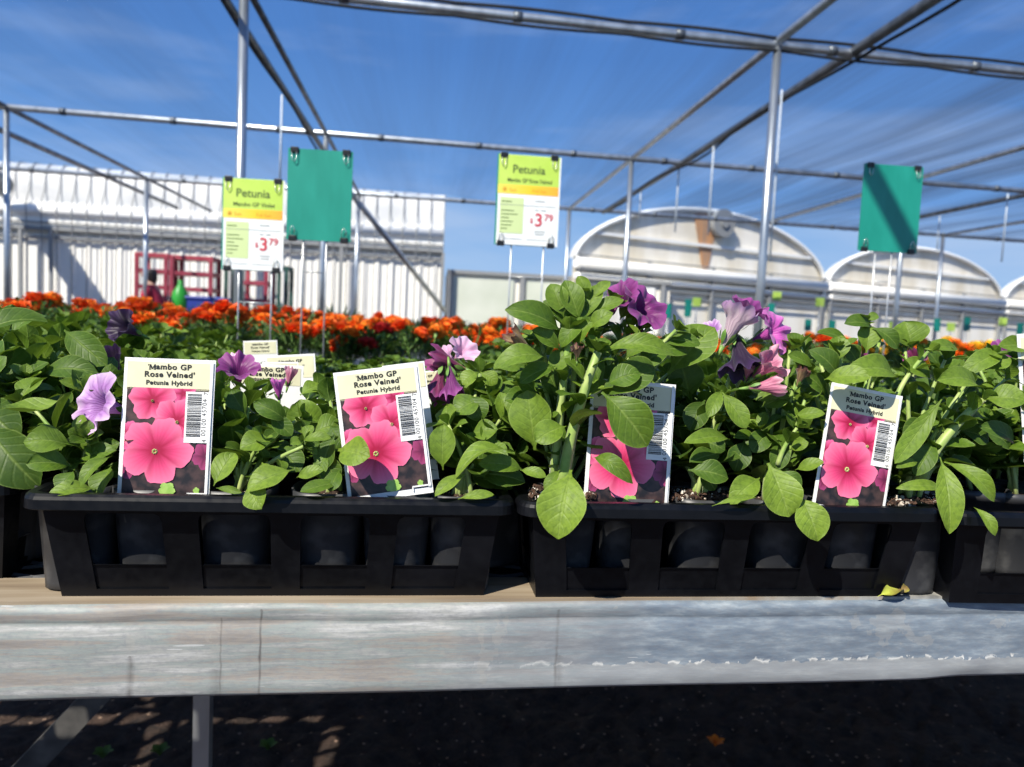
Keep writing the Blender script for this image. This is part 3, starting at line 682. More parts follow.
def make_tray():
    e_ = empty('nursery_tray')
    ti, bi = .010, .024                       # wall inset below the rim flange at top and bottom
    wt2, wb2 = W_T/2-ti, W_B/2; yf_t, yf_b = ti, .026; yb_t, yb_b = D_T-ti, D_T-.026; zt, zb = H_T-.002, .0
    mb = MB()
    hf = [(.08, .243, .34, .84), (.321, .479, .34, .84), (.546, .703, .34, .84), (.766, .924, .34, .84)]
    hs = [(.10, .30, .34, .84), (.40, .60, .34, .84), (.70, .90, .34, .84)]
    tf = V((0, .0022, 0))
    wall_panel(mb, V((-wt2, yf_t, zt)), V((wt2, yf_t, zt)), V((-wb2, yf_b, zb)), V((wb2, yf_b, zb)), hf, tf)
    wall_panel(mb, V((wt2, yb_t, zt)), V((-wt2, yb_t, zt)), V((wb2, yb_b, zb)), V((-wb2, yb_b, zb)), hf, -tf)
    ts = V((.0022, 0, 0))
    wall_panel(mb, V((-wt2, yb_t, zt)), V((-wt2, yf_t, zt)), V((-wb2, yb_b, zb)), V((-wb2, yf_b, zb)), hs, ts)
    wall_panel(mb, V((wt2, yf_t, zt)), V((wt2, yb_t, zt)), V((wb2, yf_b, zb)), V((wb2, yb_b, zb)), hs, -ts)
    mb.box((0, D_T/2, .002), (2*wb2, yb_b-yf_b, .003))
    b1 = mb.build('tray_body', 'tray', e_)
    # rolled rim: closed ring swept round a rounded rectangle
    mb = MB(); R_ = .014; n = 6; ring = []
    for (cx, cy, a0) in ((W_T/2-R_, R_, -pi/2), (W_T/2-R_, D_T-R_, 0), (-W_T/2+R_, D_T-R_, pi/2), (-W_T/2+R_, R_, pi)):
        for k in range(n+1):
            a = a0+pi/2*k/n; ring.append((cx, cy, cos(a), sin(a)))
    prof = [(-.011, -.002), (-.011, .0), (-.008, .0012), (-.002, .0012), (0, -.0006), (.0010, -.003), (.0014, -.0102), (.0002, -.0108), (-.0010, -.0102), (-.0016, -.003), (-.011, -.002)]
    mb.quadgrid([[V((cx+ca*(R_+o_), cy+sa*(R_+o_), H_T+z)) for (o_, z) in prof] for (cx, cy, ca, sa) in ring+[ring[0]]], smooth=False)
    # ridge line beneath the rim
    mb.build('tray_rim', 'tray', e_)
    return e_
tray0 = cache(make_tray()); used = [False]
def place_tray(x, y, rz, lab, group=None, z=BZ):
    t = fast_copy(tray0) if used[0] else tray0; used[0] = True
    t.location = (x, y, z); t.rotation_euler = (0, 0, rz); tag(t, lab, 'tray', group); return t
T1 = (-.110, .601); T2 = (.2655, .607); T3 = (.2655+.3625+.012, .600); T0 = (-.106-.400, .632)
place_tray(*T1, BR, 'black slotted nursery tray at front left, holding the two most visible tags')
place_tray(*T2, BR, 'black slotted nursery tray right of centre, a big leaf hanging over its corner')
place_tray(*T3, radians(-1), 'black slotted nursery tray cut off by the right edge of the photo')
place_tray(*T0, BR, 'black nursery tray in shade cut off by the left edge of the photo')
place_tray(.655, .925, 0, 'black nursery tray set behind the right edge tray')
for k, (x, y) in enumerate([(-.865, .63), (-1.25, .63), (-.88, .93), (-1.28, .93), (-.95, 1.24), (-1.34, 1.24), (-1.0, 1.55), (-1.4, 1.55), (-.48, .93), (-.10, .93), (.28, .93), (-.55, 1.24), (-.17, 1.24), (.21, 1.24), (.59, 1.24), (-.6, 1.55), (-.2, 1.55), (.2, 1.55), (.58, 1.55)]):  # trays past the left side are added to dapple the ground through their gaps
    place_tray(x, y, BR, 'black nursery tray behind the front row, or added past the left side for its shade', 'trays in the rows behind')

# ------------------------------------------------------------------ leaves, stems, flowers
def leaf(mb, p0, p1, w, nh=(-.2, -.6, .7), arch=.12, fold=.18, wav=.0, tint=.5, twist=0, nt_=9, nu=6, rng=random, obov=1.18, tipc=.0):
    p0, p1 = V(p0), V(p1); ch = p1-p0; L = ch.length
    if L < 1e-5: return
    t0 = ch/L; n = V(nh); n = n-t0*n.dot(t0)
    n = n.normalized() if n.length > 1e-4 else t0.orthogonal().normalized()
    s = t0.cross(n)
    P, U = [], []; ph = rng.random()*6
    for i in range(nt_+1):
        t = i/nt_; c = p0+ch*t+n*(arch*L*4*t*(1-t)-tipc*L*t**4); q = max(0, (t-.10)/.90)
        hw = w/2*max(.07 if t < .9 else .0, (sin(pi*q**obov))**.62 if 0 < q < 1 else 0)
        if i == nt_: hw = w*.015
        tw = twist*(t-.3); s2 = s*cos(tw)+n*sin(tw); n2 = n*cos(tw)-s*sin(tw)
        r, ur = [], []
        for j in range(nu+1):
            u = -1+2*j/nu
            r.append(c+s2*(hw*u)+n2*(fold*hw*(abs(u)**1.4)+wav*w*sin(9*t+ph+(2 if u > 0 else 0))*abs(u)**2)); ur.append(((u+1)/2, t))
        P.append(r); U.append(ur)
    mb.quadgrid(P, U, tint)
GA = 2.39996
def shoot(rng, fol, stm, base, tip, nl=9, L=.042, r0=.0028, r1=.0016, ros=6, tint=(.3, .8), wr=.68, start=.25, side=None, nt_=7, nu=4):
    base, tip = V(base), V(tip); d = tip-base; ln = d.length; hor = V((d.x, d.y, 0))
    c1 = base+V((d.x*.15, d.y*.15, d.z*.45)); 
    def bz(t): return base*(1-t)**2+c1*2*t*(1-t)+tip*t*t
    pts = [bz(k/7) for k in range(8)]
    stm.tube(pts, [r0+(r1-r0)*k/7 for k in range(8)], 6, True)
    az = rng.random()*6.28
    for k in range(nl):
        t = start+(1-start)*(k+.5)/nl; p = bz(t); ax = (bz(min(1, t+.05))-bz(t-.05)).normalized()
        az += GA+rng.uniform(-.3, .3); a = ax.orthogonal().normalized(); b = ax.cross(a)
        rad = a*cos(az)+b*sin(az); el = radians(rng.uniform(5, 30)+30*t*t)
        dr = (rad*cos(el)+ax*sin(el)); dr.z += .12; dr.normalize()
        l = L*1.18*(1.08-.5*t)*rng.uniform(.8, 1.15)
        nn = (ax-dr*ax.dot(dr)+V((-.1, -.25, .35))).normalized()
        leaf(fol, p, p+dr*l, l*wr*rng.uniform(.85, 1.15), nn, rng.uniform(.0, .16), rng.uniform(.05, .45), .05, rng.uniform(*tint), rng.uniform(-.5, .5), nt_, nu, rng, tipc=rng.uniform(-.1, .25))
    ax = (tip-bz(.9)).normalized(); a = ax.orthogonal().normalized(); b = ax.cross(a)
    for k in range(ros):
        az += GA; rad = a*cos(az)+b*sin(az); el = radians(22+50*k/ros); dr = rad*cos(el)+ax*sin(el)
        l = L*(.62-.32*k/ros)*rng.uniform(.85, 1.15)
        leaf(fol, tip, tip+dr*l, l*wr, (ax+V((0, -.2, .2))), rng.uniform(-.05, .12), .3, .03, rng.uniform(tint[0]+.1, min(1, tint[1]+.15)), 0, nt_, nu, rng)

def corolla(R, tube=.9, fold=0, ruff=.08, crump=0, seed=0, n=60, lobes=5, depth=.25):
    """petunia trumpet along +Z, base at the origin; fold 0 = open limb, 1 = limb closed forward"""
    rng = random.Random(seed); ph = [rng.random()*6.28 for _ in range(6)]
    mb = MB(); P, U = [], []; nv = 14
    x, z = .10*R, 0.; path = [(x, z)]
    for k in range(1, nv+1):
        t = k/nv
        a = radians(6+14*t/.5) if t < .5 else radians(20+(1-fold)*(74)*sm((t-.5)/.28))
        st = (tube*R*2/nv) if t < .5 else (R*.86*2/nv)*(1 if fold < .5 else .9)
        x += sin(a)*st; z += cos(a)*st; path.append((x, z))
    for k, (x, z) in enumerate(path):
        t = k/nv; r, ur = [], []
        e_ = sm((t-.45)/.55)
        for j in range(n+1):
            th = 2*pi*j/n
            lob = abs(cos(lobes*th/2+.3))
            rr_ = x*(1-depth*e_*(1-lob**.6)+crump*e_*.35*sin(3*th+ph[0])*sin(5*t+ph[1]))
            zz = z+R*ruff*e_*(sin(lobes*2*th+ph[2])+.6*sin(13*th+ph[3]))+R*crump*e_*(.35*sin(2*th+ph[4])+.22*sin(7*th+ph[5]+4*t))-R*.10*e_*(1-fold)*lob
            r.append(V((rr_*cos(th), rr_*sin(th), zz))); ur.append((th/6.283, t))
        P.append(r); U.append(ur)
    mb.quadgrid(P, U); return mb
def flower(parent, loc, axis, R, mtl, fold=0, ruff=.07, crump=0, seed=0, tube=.9, label=None, sq=1.0, name='flower', back=True):
    """centre = mouth of the flower"""
    axis = V(axis).normalized(); q = axis.to_track_quat('Z', 'Y'); mb = corolla(R, tube, fold, ruff, crump, seed)
    if sq != 1:
        mb.v = [(x*sq, y, z) for x, y, z in mb.v]
    base = V(loc)-axis*R*tube
    o = mb.build(name, mtl, parent, base-parent.location); o.rotation_euler = q.to_euler()
    c = MB()
    for k in range(5):
        a = k*2*pi/5; p = V((cos(a)*.08*R, sin(a)*.08*R, 0)); t = V((cos(a)*.36*R, sin(a)*.36*R, .62*R))
        leaf(c, p, t, .2*R, (-cos(a), -sin(a), .4), -.08, .2, 0, .6, 0, 5, 2)
    c.tube([(0, 0, -.5*R), (0, 0, .05*R)], [.055*R, .12*R], 6)
    c.build('calyx', 'calyx', o)
    if label: o['label'] = label
    return o

PT, PB, PH = .0310, .0245, .084
def pot_mesh(rt=PT, rb=PB, h=PH):
    mb = MB(); n = 28
    def ring(r, z):
        out = []
        for k in range(n):
            a = 2*pi*k/n; c_, s_ = cos(a), sin(a); f = (abs(c_)**5+abs(s_)**5)**(-1/5)*.55+.45
            out.append(V((r*f*c_, r*f*s_, z)))
        return out
    mb.quadgrid([ring(rb*.9, 0), ring(rb, .001), ring(rb*1.01, .006), ring(rt*.96, h-.010), ring(rt, h-.010), ring(rt*1.01, h), ring(rt*.95, h), ring(rt*.93, h-.012), ring(rb*.95, .004)], None, .5, True)
    b = len(mb.v); mb.v.extend([tuple(p) for p in ring(rb*.9, 0)]); mb.face(tuple(range(b, b+n)), smooth=False)
    return mb.mesh('pot', 'pot')
def soil_mesh(rt=PT, h=PH, seed=0):
    rng = random.Random(seed); mb = MB(); P = []
    for i in range(9):
        r = rt*.95*i/8; P.append([V((r*cos(2*pi*k/20), r*sin(2*pi*k/20), h-.007+rng.uniform(-.0015, .0025)+.002*(1-i/8))) for k in range(20)])
    mb.quadgrid(P, None, .5, True); return mb.mesh('potting_soil', 'soil')
POT, SOIL = pot_mesh(), soil_mesh()
def inst(name, me, parent, loc=(0, 0, 0), rot=None):
    o = bpy.data.objects.new(name, me); COL.objects.link(o); o.parent = parent; o.location = loc
    if rot: o.rotation_euler = rot
    return o
def potted(x, y, z, lab, group=None):
    e_ = tag(empty('potted_petunia', (x, y, z)), lab, 'plant', group)
    p = inst('pot', POT, e_); inst('potting_soil', SOIL, p); return e_

# ------------------------------------------------------------------ front row petunias, each measured from its own place on the bench
def A3(px, py, y): return ony(px, py, y)
def hero(x, y, seed, lab, shoots, leaves, extra=0, tints=(.3, .85), spread=.05, hmax=.10, L=.036, z0=BZ+.003):
    """shoots: (px,py,y,nl,L,ros)   leaves: (px0,py0,px1,py1,width_px,y0,y1[,tint[,arch[,fold[,nh]]]])"""
    rng = random.Random(seed); e_ = potted(x, y, z0, lab); root = V((x, y, z0)); fol = MB(); soilz = z0+PH-.006
    def conv(mb): mb.v = [(a-root.x, b-root.y, c-root.z) for a, b, c in mb.v]
    for s_ in shoots:
        px, py, yy, nl, l, ros = s_[:6]; st = MB(); tip = A3(px, py, yy)
        bs = V((x+rng.uniform(-.010, .010), y+rng.uniform(-.008, .008), soilz))
        if len(s_) > 6: bs = A3(s_[6][0], s_[6][1], s_[6][2])
        rr0 = s_[7] if len(s_) > 7 else .0025
        shoot(rng, fol, st, bs, tip, nl, l, rr0, rr0*.6, ros, tints, start=.3, nt_=8, nu=6)
        conv(st); st.build('stem', 'stem', e_)
    for k in range(extra):
        a = rng.random()*6.28; r = spread*rng.uniform(.3, 1); st = MB()
        bs = V((x, y, soilz)); tip = V((x+r*cos(a), y+.012+abs(r*sin(a))*.9, soilz+hmax*rng.uniform(.35, .9)))
        shoot(rng, fol, st, bs, tip, 8, L, .0022, .0013, 5, (tints[0]-.2, tints[1]-.25)); conv(st); st.build('stem', 'stem', e_)
    for l_ in leaves:
        px0, py0, px1, py1, wp, y0, y1 = l_[:7]; ti = l_[7] if len(l_) > 7 else .6; ar = l_[8] if len(l_) > 8 else .10; fo = l_[9] if len(l_) > 9 else .15
        nh = l_[10] if len(l_) > 10 else (-.25, -.75, .55)
        leaf(fol, A3(px0, py0, y0), A3(px1, py1, y1), wp*mpp((y0+y1)/2)*1.04, nh, ar, fo+rng.uniform(.05, .22), .045, ti, rng.uniform(-.35, .35), 16, 8, rng, tipc=rng.uniform(-.04, .16))
    conv(fol); fol.build('foliage', 'leaf', e_); return e_
UPN = (-.15, -.35, .9)
fy = .655
P0 = hero(A3(-2, 520, .70).x, .72, 10, 'petunia with large dark leaves cut off by the left edge of the photo',
    [(10, 330, .80, 8, .05, 6), (30, 350, .78, 8, .045, 6), (25, 380, .70, 6, .036, 6), (-25, 380, .68, 8, .05, 4), (60, 350, .80, 7, .04, 5)],
    [(-25, 338, 46, 318, 30, .72, .74, .25, .12, .2, (0, -.5, .8)), (10, 335, 44, 312, 22, .78, .80, .5), (64, 330, 107, 366, 26, .80, .78, .35), (42, 374, 97, 372, 24, .72, .71, .3, .15),
     (20, 402, 42, 376, 26, .66, .68, .8), (64, 396, 2, 408, 34, .64, .62, .95, -.18, .35, UPN), (-12, 425, 36, 486, 46, .65, .63, .12, .1), (-20, 400, 20, 440, 40, .68, .66, .1), (0, 380, -10, 340, 30, .7, .72, .3)], 3)
P1 = hero(A3(86, 520, .66).x, .655, 11, 'low rosette petunia left of the leftmost pink tag',
    [(87, 438, .635, 6, .026, 8), (60, 455, .64, 6, .028, 4), (100, 455, .64, 5, .026, 4), (100, 425, .69, 7, .03, 4), (50, 410, .72, 7, .035, 4)],
    [(72, 446, 24, 440, 28, .635, .62, .7, .14, .15), (72, 466, 27, 462, 24, .63, .612, .55, .08, .2), (80, 460, 115, 450, 19, .64, .632, .6), (112, 456, 78, 482, 15, .62, .60, .7, .1, .3),
     (96, 489, 48, 494, 17, .615, .60, .9, .12, .2), (112, 466, 100, 496, 24, .63, .612, .6), (87, 440, 80, 415, 15, .64, .65, .8), (90, 440, 99, 420, 14, .64, .65, .75), (84, 440, 68, 430, 14, .64, .63, .7), (74, 390, 56, 420, 24, .70, .68, .15),
     (100, 400, 122, 430, 22, .70, .69, .12), (75, 470, 60, 492, 20, .62, .608, .5)], 3, (.15, .7))
P1b = hero(A3(158, 520, .66).x, .657, 12, 'petunia mostly hidden behind the leftmost pink tag', [(150, 400, .70, 8, .035, 4), (190, 395, .72, 8, .035, 5), (130, 390, .73, 7, .034, 4)], [], 3, (.05, .5))
P2 = hero(A3(240, 520, .66).x, .657, 13, 'leafy petunia between the two most visible pink tags',
    [(300, 418, .655, 7, .03, 6), (262, 440, .64, 6, .03, 3), (305, 446, .625, 4, .022, 8), (320, 388, .72, 8, .03, 6), (235, 400, .70, 6, .03, 3), (265, 395, .72, 7, .03, 5)],
    [(247, 416, 231, 390, 19, .66, .665, .25), (289, 423, 254, 402, 19, .65, .645, .3, .2, .3), (270, 414, 292, 436, 17, .65, .645, .4), (314, 438, 299, 400, 34, .66, .66, .75, .05), (312, 434, 342, 424, 26, .65, .65, .7),
     (274, 440, 240, 449, 25, .64, .628, .8, .1, .2), (214, 486, 234, 452, 25, .61, .622, .95, .04), (294, 470, 247, 490, 26, .606, .592, .95, .1, .08), (250, 484, 262, 509, 24, .602, .588, .95), (302, 441, 331, 438, 11, .62, .615, .8, .15),
     (304, 441, 290, 444, 12, .62, .612, .7), (305, 440, 312, 425, 12, .625, .63, .8), (342, 483, 300, 493, 15, .615, .60, .55), (296, 478, 324, 470, 14, .62, .615, .85), (328, 450, 318, 478, 15, .63, .62, .6), (216, 488, 242, 493, 7, .61, .603, .7),
     (280, 445, 300, 472, 26, .655, .64, .35), (262, 462, 270, 480, 14, .63, .62, .8), (300, 395, 322, 385, 18, .70, .71, .9)], 4, (.1, .75))
P2b = hero(A3(330, 520, .66).x, .657, 14, 'petunia whose pale round leaf overlaps the second pink tag',
    [(335, 440, .655, 6, .032, 3), (352, 410, .69, 7, .035, 4), (330, 400, .70, 7, .035, 4)],
    [(338, 450, 369, 457, 31, .620, .600, .95, .08, .1), (335, 435, 322, 470, 24, .63, .625, .25), (330, 425, 345, 450, 26, .645, .635, .3), (340, 470, 330, 492, 18, .62, .606, .4), (322, 455, 338, 482, 22, .63, .62, .3)], 3, (.1, .7))
P2c = hero(A3(397, 520, .66).x, .657, 15, 'petunia mostly hidden behind the second pink tag', [(400, 400, .72, 8, .035, 4), (430, 415, .70, 8, .035, 5), (380, 390, .73, 7, .034, 4)], [], 3, (.05, .5))
P3 = hero(A3(462, 520, .66).x, .657, 16, 'bushy bright green petunia left of the tallest plant, beside withered wine blooms',
    [(480, 374, .70, 7, .030, 8), (448, 425, .65, 6, .032, 4), (500, 420, .66, 7, .036, 5), (485, 450, .64, 6, .034, 4), (470, 400, .69, 7, .034, 6), (515, 380, .72, 7, .034, 6)],
    [(530, 368, 496, 362, 23, .68, .67, .6, .15), (480, 400, 455, 412, 28, .66, .65, .65), (470, 395, 482, 420, 24, .66, .65, .4), (512, 428, 500, 392, 18, .655, .66, .75), (443, 470, 444, 424, 27, .635, .64, .8, .1, .25),
     (512, 452, 455, 471, 24, .625, .605, .92, .2, .2, UPN), (466, 474, 435, 495, 14, .615, .60, .95), (475, 474, 525, 480, 26, .64, .63, .12), (458, 499, 494, 494, 10, .605, .602, .95), (470, 440, 490, 455, 24, .65, .64, .2),
     (470, 435, 498, 430, 22, .65, .64, .7), (478, 372, 462, 384, 18, .69, .685, .9), (480, 372, 497, 384, 16, .69, .685, .85)], 4, (.3, .9))
P4 = hero(A3(566, 520, .645).x, .664, 17, 'tallest petunia with thick stems and a large pale leaf hanging over the tray corner',
    [(598, 352, .625, 8, .034, 8, (562, 488, .63), .0056), (570, 330, .64, 7, .034, 8, (554, 480, .64), .0046), (582, 297, .655, 6, .022, 10, (572, 400, .65), .0028), (612, 300, .66, 6, .022, 9), (676, 330, .65, 7, .024, 11),
     (640, 345, .64, 7, .030, 8), (540, 340, .65, 6, .030, 6), (520, 385, .66, 6, .032, 5), (545, 420, .64, 4, .028, 4), (650, 325, .67, 7, .022, 9), (562, 300, .655, 8, .024, 8), (600, 310, .665, 9, .024, 9), (632, 322, .67, 9, .026, 8), (690, 338, .67, 9, .026, 9), (530, 345, .65, 8, .026, 6), (590, 335, .645, 8, .026, 7), (625, 335, .67, 8, .028, 7), (600, 330, .66, 8, .028, 7), (700, 350, .70, 7, .034, 5)],
    [(562, 332, 508, 307, 27, .645, .63, .45, .12, .2, (-.1, -.8, .5)), (564, 318, 551, 283, 22, .645, .65, .7), (550, 315, 566, 296, 18, .65, .65, .55), (546, 358, 495, 364, 25, .63, .615, .75, .18), (556, 366, 520, 382, 22, .635, .625, .5),
     (535, 450, 528, 390, 42, .63, .635, .85, .08, .15), (566, 426, 535, 441, 28, .62, .61, .8), (571, 470, 558, 539, 49, .60, .576, 1.0, .12, .06), (602, 392, 648, 446, 44, .62, .605, .55, .12, .08), (602, 350, 675, 354, 22, .625, .61, .8, .2, .2),
     (668, 374, 714, 326, 42, .665, .665, .7, .05, .1), (598, 396, 655, 372, 34, .632, .618, .35, .12), (606, 385, 640, 372, 26, .62, .612, .5, .1), (660, 380, 622, 365, 26, .635, .63, .3, .1), (592, 458, 632, 480, 18, .61, .585, .6, .3), (535, 392, 515, 375, 24, .65, .64, .45), (600, 390, 590, 350, 20, .64, .65, .5),
     (520, 470, 546, 476, 12, .62, .61, .9), (524, 470, 480, 462, 20, .63, .62, .7), (560, 400, 545, 365, 22, .655, .65, .3), (580, 430, 574, 396, 20, .64, .64, .4), (596, 400, 620, 365, 24, .65, .65, .25), (560, 470, 545, 490, 12, .615, .605, .7),
     (670, 350, 640, 365, 22, .65, .64, .5), (655, 340, 700, 345, 18, .66, .65, .5), (640, 330, 665, 315, 16, .66, .66, .6), (690, 400, 680, 360, 36, .69, .69, .12), (580, 322, 565, 280, 24, .645, .65, .65), (584, 322, 600, 283, 20, .648, .655, .75), (586, 318, 624, 300, 17, .65, .645, .7), (575, 325, 545, 300, 20, .655, .65, .4), (588, 330, 612, 312, 18, .64, .63, .8), (572, 345, 592, 322, 20, .64, .63, .7), (560, 350, 532, 330, 20, .64, .63, .6), (590, 300, 578, 276, 14, .65, .652, .85), (592, 300, 610, 281, 12, .65, .652, .85), (540, 400, 505, 400, 24, .65, .64, .5), (548, 378, 570, 350, 22, .64, .64, .65), (625, 360, 650, 335, 20, .64, .64, .6), (640, 352, 690, 350, 20, .655, .65, .45), (600, 345, 580, 300, 18, .65, .65, .5), (620, 320, 632, 300, 14, .66, .66, .6), (585, 320, 560, 345, 20, .64, .635, .6)], 6, (.2, .85), hmax=.13)
P4b = hero(A3(628, 520, .66).x, .664, 18, 'petunia mostly hidden behind the half covered pink tag', [(640, 400, .70, 8, .036, 4), (665, 380, .70, 8, .036, 4), (625, 400, .71, 8, .036, 4)], [], 3, (.0, .45), hmax=.12)
P5a = hero(A3(700, 520, .66).x, .664, 19, 'petunia with dark lower leaves just right of the half covered pink tag',
    [(733, 366, .665, 6, .022, 10), (722, 395, .66, 5, .028, 4), (700, 420, .67, 6, .036, 3), (690, 400, .70, 7, .04, 4), (745, 370, .68, 6, .024, 8)],
    [(730, 440, 683, 444, 17, .64, .62, .8, .15, .3), (722, 392, 747, 428, 21, .64, .625, .8, .05, .2), (722, 390, 708, 417, 15, .645, .63, .75), (688, 470, 729, 477, 26, .63, .62, .35, .1), (720, 455, 690, 462, 20, .65, .63, .3),
     (712, 506, 757, 496, 7, .60, .60, .95), (700, 440, 725, 450, 22, .66, .65, .15), (705, 400, 690, 430, 26, .67, .66, .12), (745, 440, 735, 470, 24, .66, .65, .12), (700, 470, 715, 490, 18, .64, .63, .2)], 4, (.05, .6), hmax=.11)
P5 = hero(A3(775, 520, .66).x, .664, 20, 'petunia under the wilted pink and mauve blooms, two broad leaves over the rim',
    [(797, 428, .635, 4, .026, 4, (778, 465, .64), .0024), (790, 350, .66, 6, .026, 6), (775, 400, .66, 7, .032, 6), (805, 400, .65, 7, .030, 5), (760, 430, .66, 6, .034, 4), (760, 385, .69, 7, .034, 4), (800, 372, .655, 6, .024, 6)],
    [(768, 463, 789, 517, 40, .61, .592, .95, .1, .08), (800, 496, 819, 540, 35, .598, .578, 1.0, .1, .05), (760, 478, 732, 500, 26, .62, .605, .9), (792, 418, 825, 413, 13, .64, .625, .8, .1), (790, 450, 808, 442, 14, .64, .63, .85), (795, 470, 824, 462, 14, .635, .62, .85),
     (760, 408, 790, 396, 20, .66, .65, .8), (790, 390, 757, 398, 18, .65, .645, .7), (785, 440, 775, 470, 20, .65, .64, .3), (770, 430, 752, 452, 22, .66, .65, .3), (810, 430, 795, 405, 18, .65, .65, .7), (780, 470, 800, 490, 20, .63, .62, .4)], 4, (.2, .85), hmax=.11)
P6a = hero(A3(842, 520, .66).x, .664, 21, 'petunia with upright leaves rising above the rightmost facing tag',
    [(800, 345, .66, 6, .028, 6), (838, 350, .655, 6, .03, 6), (862, 325, .665, 6, .024, 8), (868, 375, .645, 5, .026, 3), (820, 362, .66, 7, .028, 5), (880, 340, .67, 6, .028, 5)],
    [(872, 326, 846, 322, 18, .66, .655, .3, .1), (866, 353, 869, 325, 22, .655, .66, .85), (872, 327, 900, 347, 18, .655, .645, .35), (912, 350, 905, 321, 36, .66, .665, .75, .08, .2), (850, 342, 817, 332, 13, .665, .66, .45), (838, 362, 838, 336, 22, .65, .655, .75),
     (838, 377, 814, 349, 24, .64, .635, .25), (824, 380, 870, 377, 24, .63, .605, .95, .12, .15), (896, 378, 849, 369, 28, .64, .62, .8, .15, .15), (802, 352, 788, 334, 17, .66, .66, .5), (814, 368, 787, 355, 15, .65, .645, .6), (825, 395, 808, 375, 18, .65, .645, .4), (858, 365, 846, 345, 20, .66, .66, .2),
     (866, 322, 878, 314, 10, .665, .665, .7), (862, 324, 856, 314, 10, .665, .665, .6)], 4, (.2, .8), hmax=.12)
P6 = hero(A3(912, 520, .655).x, .664, 22, 'leaning thick-stemmed petunia at right, leaves drooping over the gap between trays',
    [(982, 400, .645, 7, .030, 5, (920, 482, .645), .0056), (990, 355, .655, 6, .024, 9), (928, 352, .66, 5, .026, 5, (896, 400, .65), .0026), (905, 348, .665, 6, .028, 6), (945, 360, .67, 7, .030, 6), (965, 385, .65, 5, .030, 4), (1005, 380, .66, 6, .030, 5)],
    [(944, 396, 896, 461, 21, .63, .615, .75, -.12, .2), (977, 387, 937, 380, 25, .64, .62, .85, .15, .15), (984, 400, 1026, 400, 30, .64, .62, .8, .15, .15), (940, 457, 951, 533, 28, .605, .578, .95, .1, .1), (944, 462, 994, 502, 20, .61, .585, .85, .25, .2),
     (974, 507, 995, 536, 13, .60, .585, .9, .2), (918, 462, 897, 467, 11, .63, .62, .8), (944, 490, 902, 485, 13, .62, .61, .9), (960, 350, 925, 348, 16, .67, .66, .75), (1005, 352, 965, 370, 22, .655, .645, .8), (1015, 445, 983, 425, 22, .66, .65, .2),
     (930, 420, 905, 440, 26, .66, .65, .12), (960, 430, 990, 440, 24, .67, .66, .15), (930, 378, 905, 362, 24, .66, .655, .7), (985, 370, 1010, 358, 20, .655, .65, .8), (935, 440, 915, 475, 22, .64, .63, .4)], 4, (.2, .85), hmax=.11)
P7 = hero(A3(1010, 520, .72).x, .72, 23, 'petunia in the right edge tray, foliage cut off by the photo edge',
    [(1015, 360, .72, 7, .032, 6), (1000, 390, .72, 7, .034, 5), (1030, 400, .70, 7, .036, 5), (975, 360, .75, 7, .03, 5)], [(1010, 450, 985, 430, 26, .70, .69, .2), (1030, 350, 1000, 345, 20, .72, .71, .7)], 4, (.15, .75), z0=BZ+.003)

for k, (x, y) in enumerate(((.755, .675), (.815, .672), (.69, .745), (.79, .75))):
    rg2 = random.Random(90+k); pxs = 1024+(x-.6)*1100
    hero(x, y, 95+k, ('low petunia just beyond the right edge of the photo, nearest the tag', 'low petunia at the right front corner of the right edge tray', 'petunia behind the tag cut by the right edge', 'petunia at the right rear of the right edge tray')[k], [], [], 6, (.2, .8), hmax=.085)
